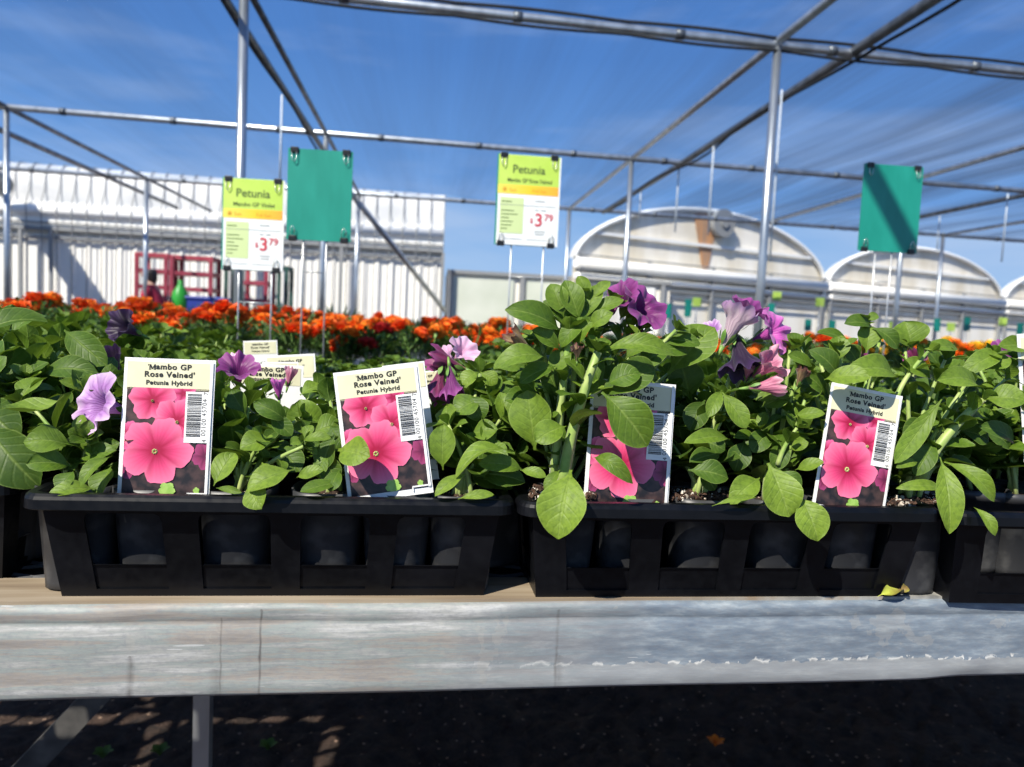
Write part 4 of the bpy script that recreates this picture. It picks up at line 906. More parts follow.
# ------------------------------------------------------------------ blooms
def fl(parent, px, py, y, axis, Rpx, mtl, **k): return flower(parent, A3(px, py, y), axis, Rpx*mpp(y), mtl, **k)
fl(P1, 101, 404, .650, (-.60, -.68, .32), 31, 'lilac', fold=.18, ruff=.06, seed=3, label='lilac bloom with dark purple veins')
fl(P1b, 238, 372, .73, (.1, -.5, .75), 21, 'violet', fold=.35, ruff=.1, crump=.15, seed=5, label='small violet bloom')
fl(P1b, 234, 362, .75, (-.2, -.3, .8), 12, 'palepink', fold=.6, seed=6)
for (par, px, py, y, ax, R, mt, fo, cr, sd) in [
    (P2, 278, 388, .68, (-.1, -.1, 1), 11, 'magenta', .95, .25, 8), (P2, 290, 376, .72, (.2, 0, 1), 10, 'pinkwilt', .95, .3, 9),
    (P3, 438, 385, .69, (-.2, -.3, -.9), 20, 'winewilt', .8, .5, 10), (P3, 452, 385, .68, (.15, -.4, -.9), 18, 'violet', .85, .5, 11), (P3, 445, 362, .70, (-.9, -.1, .3), 20, 'winewilt', .95, .4, 12),
    (P3, 462, 352, .72, (.35, -.5, .5), 15, 'palepink', .35, .15, 13), (P3, 448, 358, .73, (-.7, -.4, .3), 12, 'palepink', .4, .2, 14),
    (P4, 518, 340, .64, (-.75, -.2, .5), 15, 'brownwilt', .95, .5, 15), (P4, 577, 352, .60, (-.1, -.3, .9), 9, 'brownwilt', .9, .5, 16),
    (P4, 622, 300, .665, (-.55, -.35, .5), 20, 'violet', .25, .25, 17), (P4, 642, 308, .66, (.35, -.55, .45), 24, 'violet', .2, .3, 18), (P4, 640, 335, .68, (.1, -.2, -.9), 15, 'winewilt', .8, .4, 19),
    (P4b, 655, 420, .68, (-.3, -.7, -.5), 10, 'winewilt', .8, .4, 20),
    (P5a, 735, 322, .655, (.35, -.1, .85), 25, 'palewilt', .75, .35, 21), (P5a, 748, 312, .67, (.3, -.3, .8), 20, 'violet', .4, .3, 22), (P5a, 741, 358, .655, (.1, -.5, -.85), 26, 'purple', .7, .45, 23),
    (P5, 773, 332, .66, (.5, -.6, .35), 21, 'magenta', .15, .25, 24), (P5, 768, 366, .635, (.35, -.55, .55), 19, 'pinkwilt', .65, .5, 25), (P5, 768, 386, .63, (.95, -.2, .15), 18, 'pinkwilt', .97, .4, 26), (P5a, 712, 330, .72, (-.4, -.5, .6), 11, 'lilac', .5, .3, 27),
    (P5a, 748, 372, .65, (.0, -.4, .7), 9, 'pinkwilt', .9, .4, 34), (P6a, 801, 376, .64, (.2, -.2, .9), 11, 'brownwilt', .92, .5, 28), (P6a, 858, 360, .70, (.1, -.4, .6), 12, 'winewilt', .8, .4, 29), (P6, 918, 360, .70, (-.5, -.4, .3), 15, 'winewilt', .8, .4, 30),
    (P7, 1010, 352, .76, (-.3, -.4, .8), 17, 'violet', .4, .4, 31), (P0, 125, 327, .95, (-.4, -.6, .3), 17, 'purple', .5, .3, 32), (P0, 113, 362, .83, (-.1, -.5, .8), 16, 'purple', .96, .2, 33)]:
    fl(par, px, py, y, ax, R*1.12, mt, fold=fo, crump=cr, seed=sd, tube=1.0)

# soil crumbs and perlite lying on the pots where the photo shows bare mix
rng = random.Random(5)
M['crumbs'] = M['bark']
def crumbs(lab, spots, n, seed, par):
    r = random.Random(seed)
    for mtl, k0, nm in (('bark', n, 'bark_mulch'), ('perlite', n//7, 'perlite')):
        mb = MB()
        for k in range(k0):
            px0, px1, py, y0, y1 = spots; x = r.uniform(px0, px1); y = r.uniform(y0, y1); p = A3(x, 490, y)
            s_ = r.uniform(.0012, .0032)*(1.2 if mtl == 'perlite' else 1); mb.box((p.x, p.y, BZ+.003+PH-.004+r.uniform(0, .0035)+(py*.001)), (s_, s_*r.uniform(.5, 1.3), s_*r.uniform(.5, 1)), Matrix.Rotation(r.random()*3, 3, V((r.random(), r.random(), r.random()+.1))))
        mb.v = [(a-par.location.x, b-par.location.y, c-par.location.z) for a, b, c in mb.v]
        o = mb.build(nm, mtl, par); o['kind'] = 'stuff'
crumbs('', (530, 596, 5, .624, .66), 420, 1, P4)
crumbs('', (596, 660, 2, .640, .68), 260, 2, P4b)
crumbs('', (672, 728, 2, .640, .68), 300, 3, P5a)
crumbs('', (884, 944, 3, .632, .68), 420, 4, P6)
M['wither'] = mat('yellowed_leaf', (.34, .36, .05), .6, build=noisy((.40, .44, .06), (.20, .13, .04), 70, p=(.45, .7)))
# ------------------------------------------------------------------ plant tags
def frame_from(BL, BRt, TL):
    ax = (BRt-BL); ay = TL-BL; h = ay.length; ay.normalize(); ax = ax-ay*ax.dot(ay); w = ax.length; ax.normalize(); az = ax.cross(ay)
    m_ = Matrix((ax, ay, az)).transposed(); return m_.to_euler(), w, h
def clipflower(mb, cx, cy, R, rot, rect, z, lob=.30, sq=1.0, seed=0):
    rr = random.Random(seed); ph = rr.random()*6; n = 60; x0, x1, y0, y1 = rect; P, U = [], []
    for i in range(9):
        t = i/8; r_, u_ = [], []
        for k in range(n+1):
            a = 2*pi*k/n; l = abs(cos(2.5*(a+rot)))**.55
            r = R*t*(1-lob*(1-l)+.025*sin(11*a+ph)+.02*sin(17*a))
            r_.append(V((min(x1, max(x0, cx+r*cos(a)*sq)), min(y1, max(y0, cy+r*sin(a))), z))); u_.append((a/6.283, t))
        P.append(r_); U.append(u_)
    mb.quadgrid(P, U, smooth=False)
def petunia_tag(BL, BRt, TL, y0, y1, lab, full=True, down=.004, group=None, lines=("'Mambo GP", "Rose Veined'", 'Petunia Hybrid')):
    """BL, BRt, TL are where the card's corners stand; the card runs on down into the pot"""
    bl, br, tl = A3(*BL, y0), A3(*BRt, y0), A3(*TL, y1)
    eu, w, h = frame_from(bl, br, tl)
    t = tag(empty('plant_tag', bl, rot=eu), lab, 'plant tag', group)
    mb = MB(); mb.box((w/2, (h-down)/2, -.0003), (w, h+down, .0006)); mb.build('card', 'cardwhite', t)
    H = h; b = w*.035
    mb = MB(); mb.box((w/2, H-b-.105*H, .0002), (w-2*b, .21*H-b*.4, .0003)); mb.build('title_panel', 'cream', t)
    L = MB()
    s_ = w*.088
    # first line: heavy capital M drawn stroke by stroke, the rest set as lettering
    me_ = text_mesh(lines[0][2:], s_, s_*.036, 'ink', 'LEFT', 1.1); w2 = max(v.co.x for v in me_.vertices)*1.08; bpy.data.meshes.remove(me_)
    mw, cap, st_ = s_*.80, s_*.70, s_*.17; x0 = w*.50-(mw+s_*.26+w2)/2+s_*.16; yb = H*(1-.062)-cap*.56
    def bar2(xa, ya, xb, yb_, t_): L.poly([(xa-t_/2, ya, .0006), (xa+t_/2, ya, .0006), (xb+t_/2, yb_, .0006), (xb-t_/2, yb_, .0006)])
    bar2(x0+st_/2, yb, x0+st_/2, yb+cap, st_*.8); bar2(x0+mw-st_/2, yb, x0+mw-st_/2, yb+cap, st_*1.1)
    bar2(x0+mw/2, yb+cap*.12, x0+st_*.6, yb+cap, st_*1.15); bar2(x0+mw/2, yb+cap*.12, x0+mw-st_*.6, yb+cap, st_*.8)
    for xx in (x0+st_/2, x0+mw-st_/2): L.poly([(xx-st_*.95, yb, .0006), (xx+st_*.95, yb, .0006), (xx+st_*.95, yb+s_*.06, .0006), (xx-st_*.95, yb+s_*.06, .0006)])
    bar2(x0-s_*.12, yb+cap*.72, x0-s_*.10, yb+cap*1.04, s_*.07)
    text_into(L, lines[0][2:], s_, x0+mw+s_*.07, H*(1-.062), .0006, s_*.036, 0, 'LEFT', 1.08, 1.1)
    text_into(L, lines[1], s_, w*.50, H*(1-.118), .0006, s_*.036, 0, sx=1.08, spacing=1.1)
    text_into(L, lines[2], s_*.80, w*.50, H*(1-.178), .0006, s_*.03, 0, sx=1.08, spacing=1.1)
    L.build('lettering', 'ink', t)
    if not full: return t
    px0, px1, py1, py0 = w*.045, w*.955, H*(1-.215), H*.012
    mb = MB(); mb.box(((px0+px1)/2, (py0+py1)/2, .0002), (px1-px0, py1-py0, .0003)); pic = mb.build('picture', 'ptint', t)
    rect = (px0, px1, py0, py1)
    def pf(mtl, cx, cy, R, rot, z, sq=1, seed=0, name='printed_flower'):
        m_ = MB(); clipflower(m_, w*cx, H*(1-cy), w*R, rot, rect, z, seed=seed, sq=sq); m_.build(name, mtl, pic)
    pf('pp3', .93, .70, .16, .3, .00050, .9, 9); pf('pp2', .66, .25, .13, .6, .00055, 1.2, 8)
    pf('pp3', .10, .80, .12, .3, .00050, 1, 19); pf('pp2', .07, .56, .17, .2, .00060, .9, 7)
    pf('pp1', .33, .30, .25, .9, .00070, 1.05, 2); pf('pp1', .60, .45, .27, .2, .00085, 1.0, 3); pf('pp1', .40, .665, .385, 1.35, .0011, 1.05, 4)
    m_ = MB()
    for (cx, cy, r) in ((.385, .675, .036), (.61, .46, .022), (.33, .31, .018)):
        for k in range(7): 
            a = k*.9; m_.lathe([(0, .0012), (w*r*.34, 0)], (w*(cx+r*.6*cos(a)), H*(1-cy)+w*r*.6*sin(a), .0012), 8)
    m_.build('printed_stamens', 'pyellow', pic)
    m_ = MB(); clipflower(m_, w*.54, H*.055, w*.085, .3, rect, .0013, .3, 1.1, 5); clipflower(m_, w*.86, H*.05, w*.04, .8, rect, .0013, .3, .9, 6)
    m_.build('printed_leaf', 'pgreen', pic)
    # bar code block on the right
    bx0, bx1, by1, by0 = w*.695, w*.955, H*(1-.235), H*(1-.605)
    m_ = MB(); m_.box(((bx0+bx1)/2, (by0+by1)/2, .0014), (bx1-bx0, by1-by0, .0003)); m_.box((w*.965, H*.5, .0012), (w*.03, H*.97, .0003)); lbl = m_.build('barcode_label', 'cardwhite', t)
    rr = random.Random(7); m_ = MB(); y = by0+.045*H
    while y < by1-.022*H:
        th = rr.choice((.0035, .0035, .006, .009))*H; m_.box((bx0+(bx1-bx0)*.38, y+th/2, .0017), ((bx1-bx0)*.60, th, .0002)); y += th+rr.choice((.0035, .005, .0065))*H
    text_into(m_, '00100 45704', w*.072, bx0+(bx1-bx0)*.82, (by0+by1)/2, .0017, .0, pi/2, spacing=1.12)
    text_into(m_, '4', w*.07, bx0+(bx1-bx0)*.86, by0+.015*H, .0017, .0, pi/2)
    text_into(m_, '7', w*.07, bx0+(bx1-bx0)*.86, by1-.012*H, .0017, .0, pi/2)
    m_.build('barcode', 'ink', lbl)
    m_ = MB(); m_.box((w*.87, H*.028, .0014), (w*.22, H*.012, .0003)); m_.box((w*.765, H*.013, .0014), (w*.014, H*.035, .0003)); m_.build('card_corner', 'cardwhite', t)
    return t
petunia_tag((117, 496), (209, 497), (125, 357), .626, .640, 'pink petunia picture tag at far left, leaning right')
petunia_tag((348, 499), (434, 496), (333, 373), .626, .638, 'pink petunia picture tag right of centre-left, leaning left beside a pale round leaf')
petunia_tag((583, 506), (668, 506), (592, 378), .634, .646, 'pink petunia picture tag half hidden behind the tallest plant')
petunia_tag((812, 504), (885, 509), (832, 382), .626, .638, 'pink petunia picture tag on the right, leaning right with leaf shadows across its title')
petunia_tag((1024, 458), (1110, 466), (1017, 334), .70, .71, 'petunia tag cut off by the right edge of the photo')
petunia_tag((228, 450), (300, 456), (231, 362), .80, .80, 'cream-topped plant tag just behind the lilac bloom', full=False)
petunia_tag((264, 450), (300, 454), (262, 362), .84, .84, 'cream-topped plant tag, middle of the three standing behind the petunias', full=False, down=.01)
petunia_tag((272, 462), (322, 468), (265, 356), .88, .885, 'cream-topped plant tag, rightmost of those standing behind the petunias', full=False, down=.0)
petunia_tag((246, 400), (280, 403), (243, 341), 1.25, 1.25, 'small pale tag among the rear leaves below the orange marigolds', full=False, down=.0)
petunia_tag((397, 480), (439, 477), (382, 366), .668, .670, 'white card edge peeking out behind the second pink tag', full=False)
petunia_tag((414, 460), (450, 458), (405, 373), .735, .735, 'plant tag just showing behind the withered wine blooms', full=False, down=0)
petunia_tag((598, 345), (622, 335), (594, 318), .72, .72, 'tiny white tag corner below the violet bloom of the tallest plant', full=False, down=0) if False else None

# ------------------------------------------------------------------ signs on wire stands
def sign(TL, TR, BL, y, lab, title=None, sub=None, back=False, rz=0, rods=(.25, .8), rod_bottom=.79):
    bl = A3(*BL, y); tl = A3(*TL, y); tr = A3(*TR, y); w = (tr-tl).length; h = (tl-bl).length
    c = V((bl.x, y, bl.z))
    s_ = tag(empty('price_sign', c, rot=(radians(90), 0, rz)), lab, 'sign')      # local X right, Y up, Z to the viewer
    bd = MB(); bd.box((w/2, h/2, -.002), (w, h, .004)); bd.build('backing_board', 'signgreen', s_)
    if not back:
        m_ = MB(); m_.box((w/2+.003, h/2, .0012), (w*.985, h*.99, .0016)); sh = m_.build('sheet', 'paper', s_)
        def blk(nm, mtl, x0, x1, y0, y1, z=.0024, par=sh): m_ = MB(); m_.box(((x0+x1)/2*w, (1-(y0+y1)/2)*h, z), ((x1-x0)*w, (y1-y0)*h, .0004)); return m_.build(nm, mtl, par)
        blk('title_band', 'lime', .02, .985, .008, .335); blk('amber_band', 'orange', .02, .985, .335, .435); blk('facts_panel', 'palelime', .07, .44, .475, .87)
        t1 = MB(); text_into(t1, title, h*.125, w*.5, h*(1-.165), .003, h*.0022, sx=1.0); text_into(t1, sub, h*.062, w*.52, h*(1-.285), .003, h*.0014, sx=1.0 if len(sub) < 18 else .82); t1.build('lettering', 'inkgreen', sh)
        t2 = MB(); text_into(t2, 'Sun', h*.055, w*.26, h*(1-.392), .003); text_into(t2, 'Full Sun', h*.05, w*.68, h*(1-.392), .003); 
        for k in range(8):
            a = k*pi/4; t2.box((w*.13+cos(a)*h*.022, h*(1-.388)+sin(a)*h*.022, .003), (h*.012, h*.006, .0003), Matrix.Rotation(a, 3, 'Z'))
        t2.lathe([(0, .0004), (h*.014, 0)], (w*.13, h*(1-.388), .003), 12); t2.build('lettering', 'amberink', sh)
        t3 = MB()
        for k, (yy, ln) in enumerate(((.52, .16), (.575, .0), (.62, .20), (.66, .26), (.70, .12), (.74, .19), (.78, .17), (.82, .10))):
            if ln: t3.box((w*(.09+ln/2), h*(1-yy), .003), (w*ln, h*.008, .0003))
        t3.build('printed_lines', 'inkgreen', sh)
        t4 = MB()
        for (x0, x1, yy) in ((.05, .96, .555), (.62, .78, .50), (.62, .68, .60), (.72, .80, .60), (.63, .80, .835), (.64, .78, .865), (.16, .44, .93), (.5, .88, .93)):
            t4.box(((x0+x1)/2*w, h*(1-yy), .003), ((x1-x0)*w, h*(.0035 if x1-x0 > .25 else .007), .0003))
        t4.build('printed_lines', 'inkgrey', sh)
        t5 = MB(); text_into(t5, '3', h*.20, w*.69, h*(1-.715), .003, h*.003); text_into(t5, '79', h*.105, w*.85, h*(1-.68), .003, h*.0015); text_into(t5, '$', h*.07, w*.575, h*(1-.72), .003, h*.001); t5.build('price', 'inkred', sh)
    for k, (cx, cy) in enumerate(((.10, .985), (.90, .985), (.10, .015), (.90, .015))):
        m_ = MB(); m_.box((w*cx, h*cy, 0), (.020, .014, .010)); o = m_.build('binder_clip', 'clip', s_); bevel(o, .002)
        sg = -1 if cy > .5 else 1; m2 = MB(); X = w*cx; Y = h*cy+sg*.006
        m2.tube([(X-.006, Y, .005), (X-.005, Y+sg*.018, .007), (X, Y+sg*.024, .007), (X+.005, Y+sg*.018, .007), (X+.006, Y, .005)], .0010, 6); m2.build('clip_wire', 'clipwire', o)
    zb = rod_bottom-c.z
    for k, rx in enumerate(rods):
        m_ = MB(); m_.tube([(w*rx, zb, -.007), (w*rx, h*.35, -.007)], .0022, 6); m_.build('stake', 'stake', s_)
    m_ = MB(); m_.tube([(w*rods[0], -.35*h, -.007), (w*rods[1], -.35*h, -.007)], .0018, 6); m_.build('cross_wire', 'stake', s_)
    return s_
sign((225, 177), (287, 183), (221, 269), 2.05, 'white and lime petunia price sign, leftmost of the hanging boards', 'Petunia', 'Mambo GP Violet', rods=(.28, .82), rz=radians(-2))
sign((290, 148), (355, 155), (286, 239), 2.00, 'green board at left, back of a price sign overlapping its neighbour', back=True, rods=(.26, .62), rz=radians(-2))
sign((497, 153), (560, 155), (494, 244), 2.05, 'lime and white petunia price sign near the centre against the sky', 'Petunia', 'Mambo GP Rose Veined', rods=(.28, .8), rod_bottom=.80)
sign((863, 163), (922, 165), (858, 250), 2.10, 'green board at right with a diagonal pipe shadow across it', back=True, rods=(.32, .60))

# ------------------------------------------------------------------ crowded petunias behind the front row
def proto_petunia(seed, Hh, R, L, nsh):
    rng = random.Random(seed); e_ = empty('potted_petunia'); inst('potting_soil', SOIL, inst('pot', POT, e_)); fol = MB()
    for k in range(nsh):
        a = 6.283*k/nsh+rng.uniform(-.4, .4); r = R*rng.uniform(.35, 1); hh = Hh*rng.uniform(.6, 1); st = MB()
        shoot(rng, fol, st, (rng.uniform(-.01, .01), rng.uniform(-.01, .01), PH-.006), (r*cos(a), r*sin(a), PH-.006+hh), 9, L, .0024, .0014, 6, (.1, .85), .64, .3, nt_=7, nu=4)
        st.build('stem', 'stem', e_)
    fol.build('foliage', 'leaf', e_); return cache(e_)
RL = 'leafy green petunia in the crowded trays behind the front row'
protos = [proto_petunia(31, .095, .045, .045, 6), proto_petunia(32, .115, .05, .048, 6), proto_petunia(33, .085, .055, .042, 7), proto_petunia(34, .125, .045, .046, 6)]
seen = set(); rng = random.Random(77); cnt = 0
spots = []
for (y, step) in ((.73, .07), (.80, .075), (.875, .08), (.97, .08), (1.06, .085), (1.16, .09), (1.28, .095), (1.41, .10), (1.55, .105), (1.70, .115), (1.84, .12)):
    x = -.62*y-.03+rng.uniform(0, step)
    while x < max(.86*y, .82):
        px = 512+F*((V((x, y, .9))-O).dot(right))/((V((x, y, .9))-O).dot(fwd))
        if y < 1.2 or px < 520 or x < .95: spots.append((x, y, px))
        x += step*rng.uniform(.9, 1.15)
def zone(px):
    return ('left of the leftmost pink tag' if px < 120 else 'behind the two most visible pink tags' if px < 440 else 'behind the tallest plant' if px < 660 else 'behind the wilted pink blooms' if px < 830 else 'behind the rightmost plants')
def depth_word(y): return ('in the second row' if y < .85 else 'in the middle rows of the bench' if y < 1.25 else 'in the back rows of the bench')
def height_scale(px, y):
    """the photo shows the rear plants tall at the left edge and lower towards the middle"""
    if px < 110: return .90 if y < .78 else .96
    if px < 240: return (.70 if y < .9 else .85) - .0*y
    if px < 470: return .45 if y < .9 else .52 if y < 1.2 else .50
    return .95 if y < .9 else .8
for (x, y, px) in spots:
    sc = height_scale(px, y)
    if .78 < y < .95 and 225 < px < 330: continue
    k = rng.randrange(4); pr = protos[k]
    c = fast_copy(pr) if k in seen else pr; seen.add(k)
    c.location = (x, y, BZ+.003); c.rotation_euler = (0, 0, rng.random()*6.28); c.scale = (1, 1, 1)
    for ch in children(c) if c is pr else [o for o in COL.objects[-14:] if o.parent == c]:
        if ch.name.split('.')[0] in ('foliage', 'stem'):
            q_ = sc*rng.uniform(.97, 1.03); ch.scale = (1, 1, q_); ch.location = (0, 0, (PH-.006)*(1-q_))
    tag(c, 'green petunia %s, %s' % (depth_word(y), zone(px)), 'plant', 'rear petunias %s, %s' % (depth_word(y), zone(px))); cnt += 1
for k, pr in enumerate(protos):
    if k not in seen:
        pr.location = (.2+.1*k, 1.9, BZ+.003); tag(pr, RL, 'plant', 'petunias crowded behind the front row')
print('rear petunias', cnt)

# ------------------------------------------------------------------ marigolds on the bench behind
def mari_head(seed, mtl, R=.033):
    rng = random.Random(seed); mb = MB()
    for ring, (nr, el, rr) in enumerate(((14, -8, 1), (13, 12, .95), (11, 32, .85), (9, 52, .7), (6, 72, .5))):
        for k in range(nr):
            a = 2*pi*(k+rng.uniform(-.3, .3))/nr; e_ = radians(el+rng.uniform(-8, 8)); d_ = V((cos(a)*cos(e_), sin(a)*cos(e_), sin(e_)))
            leaf(mb, d_*R*.15, d_*R*rr*rng.uniform(.9, 1.1), R*.75, (-cos(a)*sin(e_), -sin(a)*sin(e_), cos(e_)), -.15, .5, .12, .5, rng.uniform(-.4, .4), 4, 4, rng, 1.5)
    return mb.mesh('bloom', mtl)
HEADS = {c: [mari_head(s_+i, c) for i in range(2)] for s_, c in ((1, 'mor'), (11, 'mred'), (21, 'myel'), (31, 'crimson'))}
HC = MB(); HC.tube([(0, 0, -.12), (.002, 0, -.05), (0, 0, -.012)], .0016, 5); HC.lathe([(.003, -.022), (.0065, -.012), (.008, .0)], (0, 0, 0), 8); HSTEM = HC.mesh('flower_stem', 'calyx')
def mari_foliage(seed, mtl='leaf2', R=.085, Hh=.15):
    rng = random.Random(seed); mb = MB()
    for k in range(46):
        a = rng.random()*6.283; u = rng.random()**.6; r = R*u; z = .02+(Hh-.02)*rng.uniform(.25, 1)*(1-.35*u*u); p = V((r*cos(a)*.6, r*sin(a)*.6, z*.8)); d_ = V((cos(a)*rng.uniform(.3, 1), sin(a)*rng.uniform(.3, 1), rng.uniform(.1, .9))).normalized()
        q = p+d_*.05; s_ = d_.orthogonal().normalized().cross(d_)
        for j in range(4):
            b = p.lerp(q, .3+.22*j)
            for sg in (-1, 1): leaf(mb, b, b+(d_*.6+s_*sg).normalized()*.022, .009, (0, -.3, 1), .1, .1, 0, rng.random(), 0, 3, 2, rng)
        leaf(mb, q, q+d_*.024, .011, (0, -.3, 1), .1, .1, 0, rng.random(), 0, 3, 2, rng)
    return mb.mesh('foliage', mtl)
MF = [mari_foliage(50+i) for i in range(4)]
MS = MB(); 
for k in range(5): MS.tube([(0, 0, .0), (.02*cos(k*1.3), .02*sin(k*1.3), .06), (.045*cos(k*1.3), .045*sin(k*1.3), .12)], .0022, 5)
MSM = MS.mesh('stem', 'calyx'); MPOT = pot_mesh(.038, .030, .065); MSOIL = soil_mesh(.038, .065, 3)
rng = random.Random(123); nm = 0
def proj_x(x, y): d_ = V((x, y, .95))-O; return 512+F*d_.dot(right)/d_.dot(fwd)
MG = {'mor': 'orange double marigold on the second bench', 'mred': 'red-orange double marigold on the second bench', 'myel': 'yellow marigold on the second bench', 'crimson': 'crimson bloom plant among the orange marigolds'}
def marigold(x, y, col, nf, hs=1.0, lab=None):
    global nm
    pxx = proj_x(x, y); zs = '' if lab else (' %s, %s' % ('in front rows' if y < 2.9 else 'in back rows', 'left of the leftmost sign' if pxx < 220 else 'below the left pair of signs' if pxx < 360 else 'left of the middle sign' if pxx < 545 else 'right half of the photo'))
    if not lab: lab = MG[col]+zs
    e_ = tag(empty('potted_marigold', (x, y, BZ), rng.random()*6.28), lab or MG[col], 'plant', {'mor': 'orange marigolds', 'mred': 'red-orange marigolds', 'myel': 'yellow marigolds', 'crimson': 'crimson bloom plants'}[col]+zs)
    inst('potting_soil', MSOIL, inst('pot', MPOT, e_)); z0 = .06
    inst('stem', MSM, e_, (0, 0, z0)); f_ = inst('foliage', rng.choice(MF), e_, (0, 0, z0)); f_.scale = (1, 1, hs)
    for k in range(nf):
        a = rng.random()*6.28; r = .085*sqrt(rng.random()); z = z0+(.115+.055*rng.random()-.02*(r/.085)**2)*hs
        c2 = col if rng.random() < .75 else {'mor': 'mred', 'mred': 'mor', 'myel': 'myel', 'crimson': 'crimson'}[col]
        h_ = inst('flower', rng.choice(HEADS[c2]), e_, (r*cos(a), r*sin(a), z), (rng.uniform(-.5, .5), rng.uniform(-.5, .5), rng.random()*6)); s_ = rng.uniform(.8, 1.15); h_.scale = (s_, s_, s_*1.1)
        inst('flower_stem', HSTEM, h_)
    nm += 1; return e_
for (y, step) in ((2.44, .185), (2.62, .19), (2.82, .2), (3.02, .21), (3.25, .22), (3.5, .23), (3.78, .24), (4.1, .25)):
    x = -.56*y+rng.uniform(0, .1)
    while x < .80*y:
        px = 512+F*((V((x, y, .95))-O).dot(right))/((V((x, y, .95))-O).dot(fwd))
        if px < 545:
            marigold(x, y, 'mor' if rng.random() < .75 else 'mred', rng.choice((4, 5, 5, 6)), (1.06 if px < 250 else 1.04)+.08*(y > 3)+rng.uniform(-.10, .06))
        elif 770 < px < 850 and y < 3.3: marigold(x, y, 'mor', 3, 1.12)
        elif px > 880:
            marigold(x, y, 'myel' if rng.random() < .75 else 'mor', rng.choice((3, 4)), 1.15)
        elif 545 <= px <= 770: marigold(x, y, 'mor', 2, .86)
        x += step*rng.uniform(.9, 1.12)
marigold(A3(372, 345, 2.45).x, 2.40, 'crimson', 3, .92, 'low plant with two crimson blooms in front of the orange marigolds')
marigold(A3(302, 318, 3.4).x, 3.38, 'crimson', 1, 1.15, 'taller plant with one crimson bloom above the orange marigolds')
marigold(A3(340, 345, 2.4).x, 2.38, 'mor', 3, .80, 'low orange marigold just right of the two sign wires, in front of the rest')
print('marigolds', nm)

# third bench: grey-green bedding plants
def grey_f(seed):
    rng = random.Random(seed); mb = MB()
    for k in range(90):
        a = rng.random()*6.28; r = .13*sqrt(rng.random()); p = V((r*cos(a)*.5, r*sin(a)*.5, 0)); q = V((r*cos(a)*1.2, r*sin(a)*1.2, rng.uniform(.10, .24)))
        leaf(mb, p, q, .02, (rng.uniform(-1, 1), -1, .5), .1, .1, 0, rng.random(), 0, 4, 2, rng)
    return mb.mesh('foliage', 'leafgrey')
GF = [grey_f(70+i) for i in range(3)]; BPOT = pot_mesh(.055, .042, .09); BSOIL = soil_mesh(.055, .09, 4)
rng = random.Random(9)
def bz_(x, y):
    p_ = proj_x(x, y); return ('front half' if y < 5.5 else 'back half')+(', left of the red carts' if p_ < 130 else ', below the red carts' if p_ < 290 else ', left of the middle sign' if p_ < 500 else ', below the first hooped greenhouse' if p_ < 800 else ', at far right')
for (y, step) in ((4.95, .3), (5.3, .32), (5.7, .34), (6.15, .36), (6.6, .38)):
    x = -.62*y+rng.uniform(0, .2)
    while x < .9*y:
        e_ = tag(empty('bedding_plant', (x, y, BZ), rng.random()*6), 'grey-green bedding plant on the third bench, '+bz_(x, y), 'plant', 'grey-green plants on the third bench, '+bz_(x, y))
        inst('potting_soil', BSOIL, inst('pot', BPOT, e_)); f_ = inst('foliage', rng.choice(GF), e_, (0, 0, .075)); 
        px = 512+F*((V((x, y, .95))-O).dot(right))/((V((x, y, .95))-O).dot(fwd)); f_.scale = (1, 1, (.95 if 200 < px < 360 else .72)*rng.uniform(.85, 1.1)*(.85 if px > 520 else 1))
        x += step
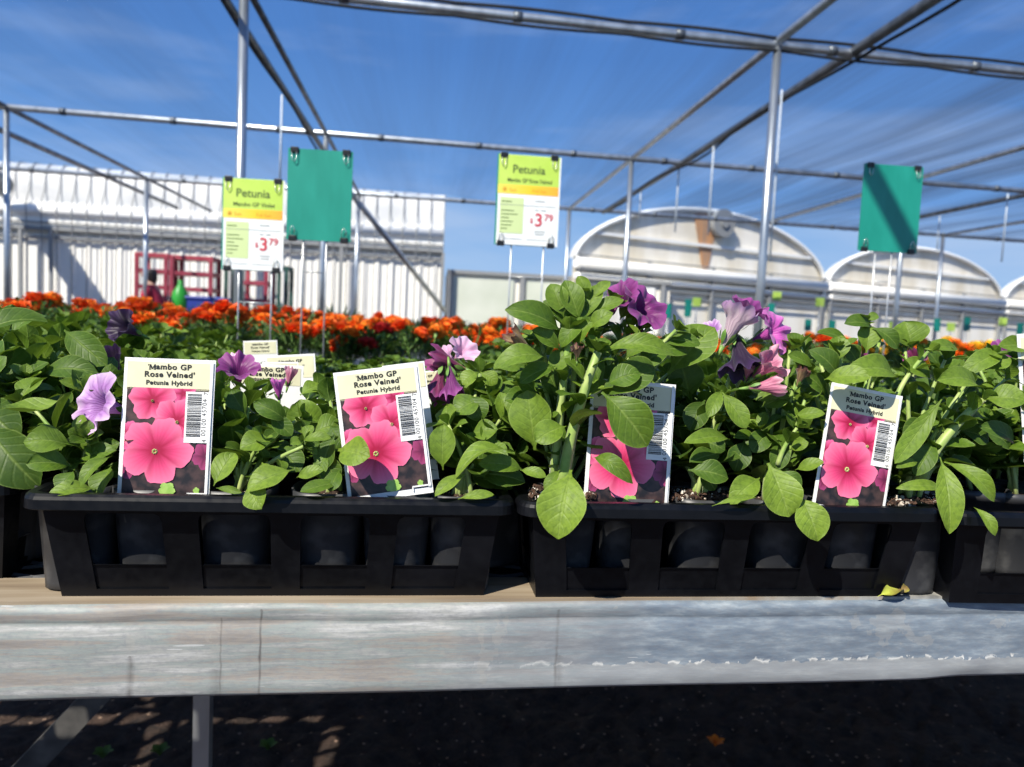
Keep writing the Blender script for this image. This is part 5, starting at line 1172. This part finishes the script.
# small far signs on stakes by the hooped greenhouses: green backs and lime tags
def far_sign(px, py, y, wpx, hpx, mtl, lab, grp):
    p = A3(px, py, y); w, h = wpx*mpp(y), hpx*mpp(y); e_ = tag(empty('bench_sign', (p.x, y, 0)), lab, 'sign', grp)
    part('board', mtl, e_, lambda mb: mb.box((0, 0, p.z), (w, .012, h))); part('stake', 'stake', e_, lambda mb: mb.tube([(0, .012, .0), (0, .012, p.z)], .008, 6))
for k, (px, py, h_) in enumerate(((654, 313, 14), (668, 311, 15), (688, 308, 18), (758, 309, 20), (771, 311, 16), (808, 325, 12), (832, 326, 12), (937, 325, 14), (967, 324, 15), (1020, 330, 15))):
    far_sign(px, py, 9.8+(k % 3)*.4, 7, h_, 'signgreen', 'small green sign back on a stake, %s from the left of the far green ones' % ('first', 'second', 'third', 'fourth', 'fifth', 'sixth', 'seventh', 'eighth', 'ninth', 'tenth')[k], 'green sign backs far away')
for k, (px, py) in enumerate(((697, 302), (777, 296), (820, 302), (893, 326), (951, 327), (1003, 322))):
    far_sign(px, py, 10+(k % 3)*.3, 9, 9, 'lime', 'tiny lime sign on a stake, %s from the left of the far lime ones' % ('first', 'second', 'third', 'fourth', 'fifth', 'sixth')[k], 'lime signs far away')

# fallen withered leaf on the bench edge, and bits of green on the ground
fo = onz(880, 601, BZ+.002); mb = MB()
leaf(mb, (0, 0, .001), (.027, .004, .003), .013, (0, -.5, 1), .12, .7, .12, 1, .8); leaf(mb, (.023, .004, .003), (.031, .006, .009), .007, (0, -1, .6), .3, .6, .2, .9, .9)
o = mb.build('fallen_leaf', 'wither', loc=(fo.x, fo.y+.004, BZ+.0035)); tag(o, 'curled yellow-green leaf fallen on the bench edge below the right tray', 'leaf')
for k, (px, py, c) in enumerate(((103, 760, 'leaf2'), (160, 757, 'leaf2'), (268, 752, 'leaf2'), (715, 748, 'mor'))):
    g0 = onz(px, py, .02); mb = MB()
    for j in range(5): a = j*1.3; leaf(mb, (0, 0, .012), (.022*cos(a), .022*sin(a), .03), .018, (0, 0, 1), .1, .2, .05, .95, 0, 5, 3)
    o = mb.build('seedling' if c == 'leaf2' else 'fallen_petal', c, loc=(g0.x, g0.y, .012)); tag(o, ('tiny green seedling on the dark soil, leftmost of three', 'tiny green seedling on the dark soil left of the bench leg', 'tiny green seedling on the dark soil right of the bench leg', 'orange petals fallen on the dark soil under the bench')[k], 'seedling' if c == 'leaf2' else 'petals')
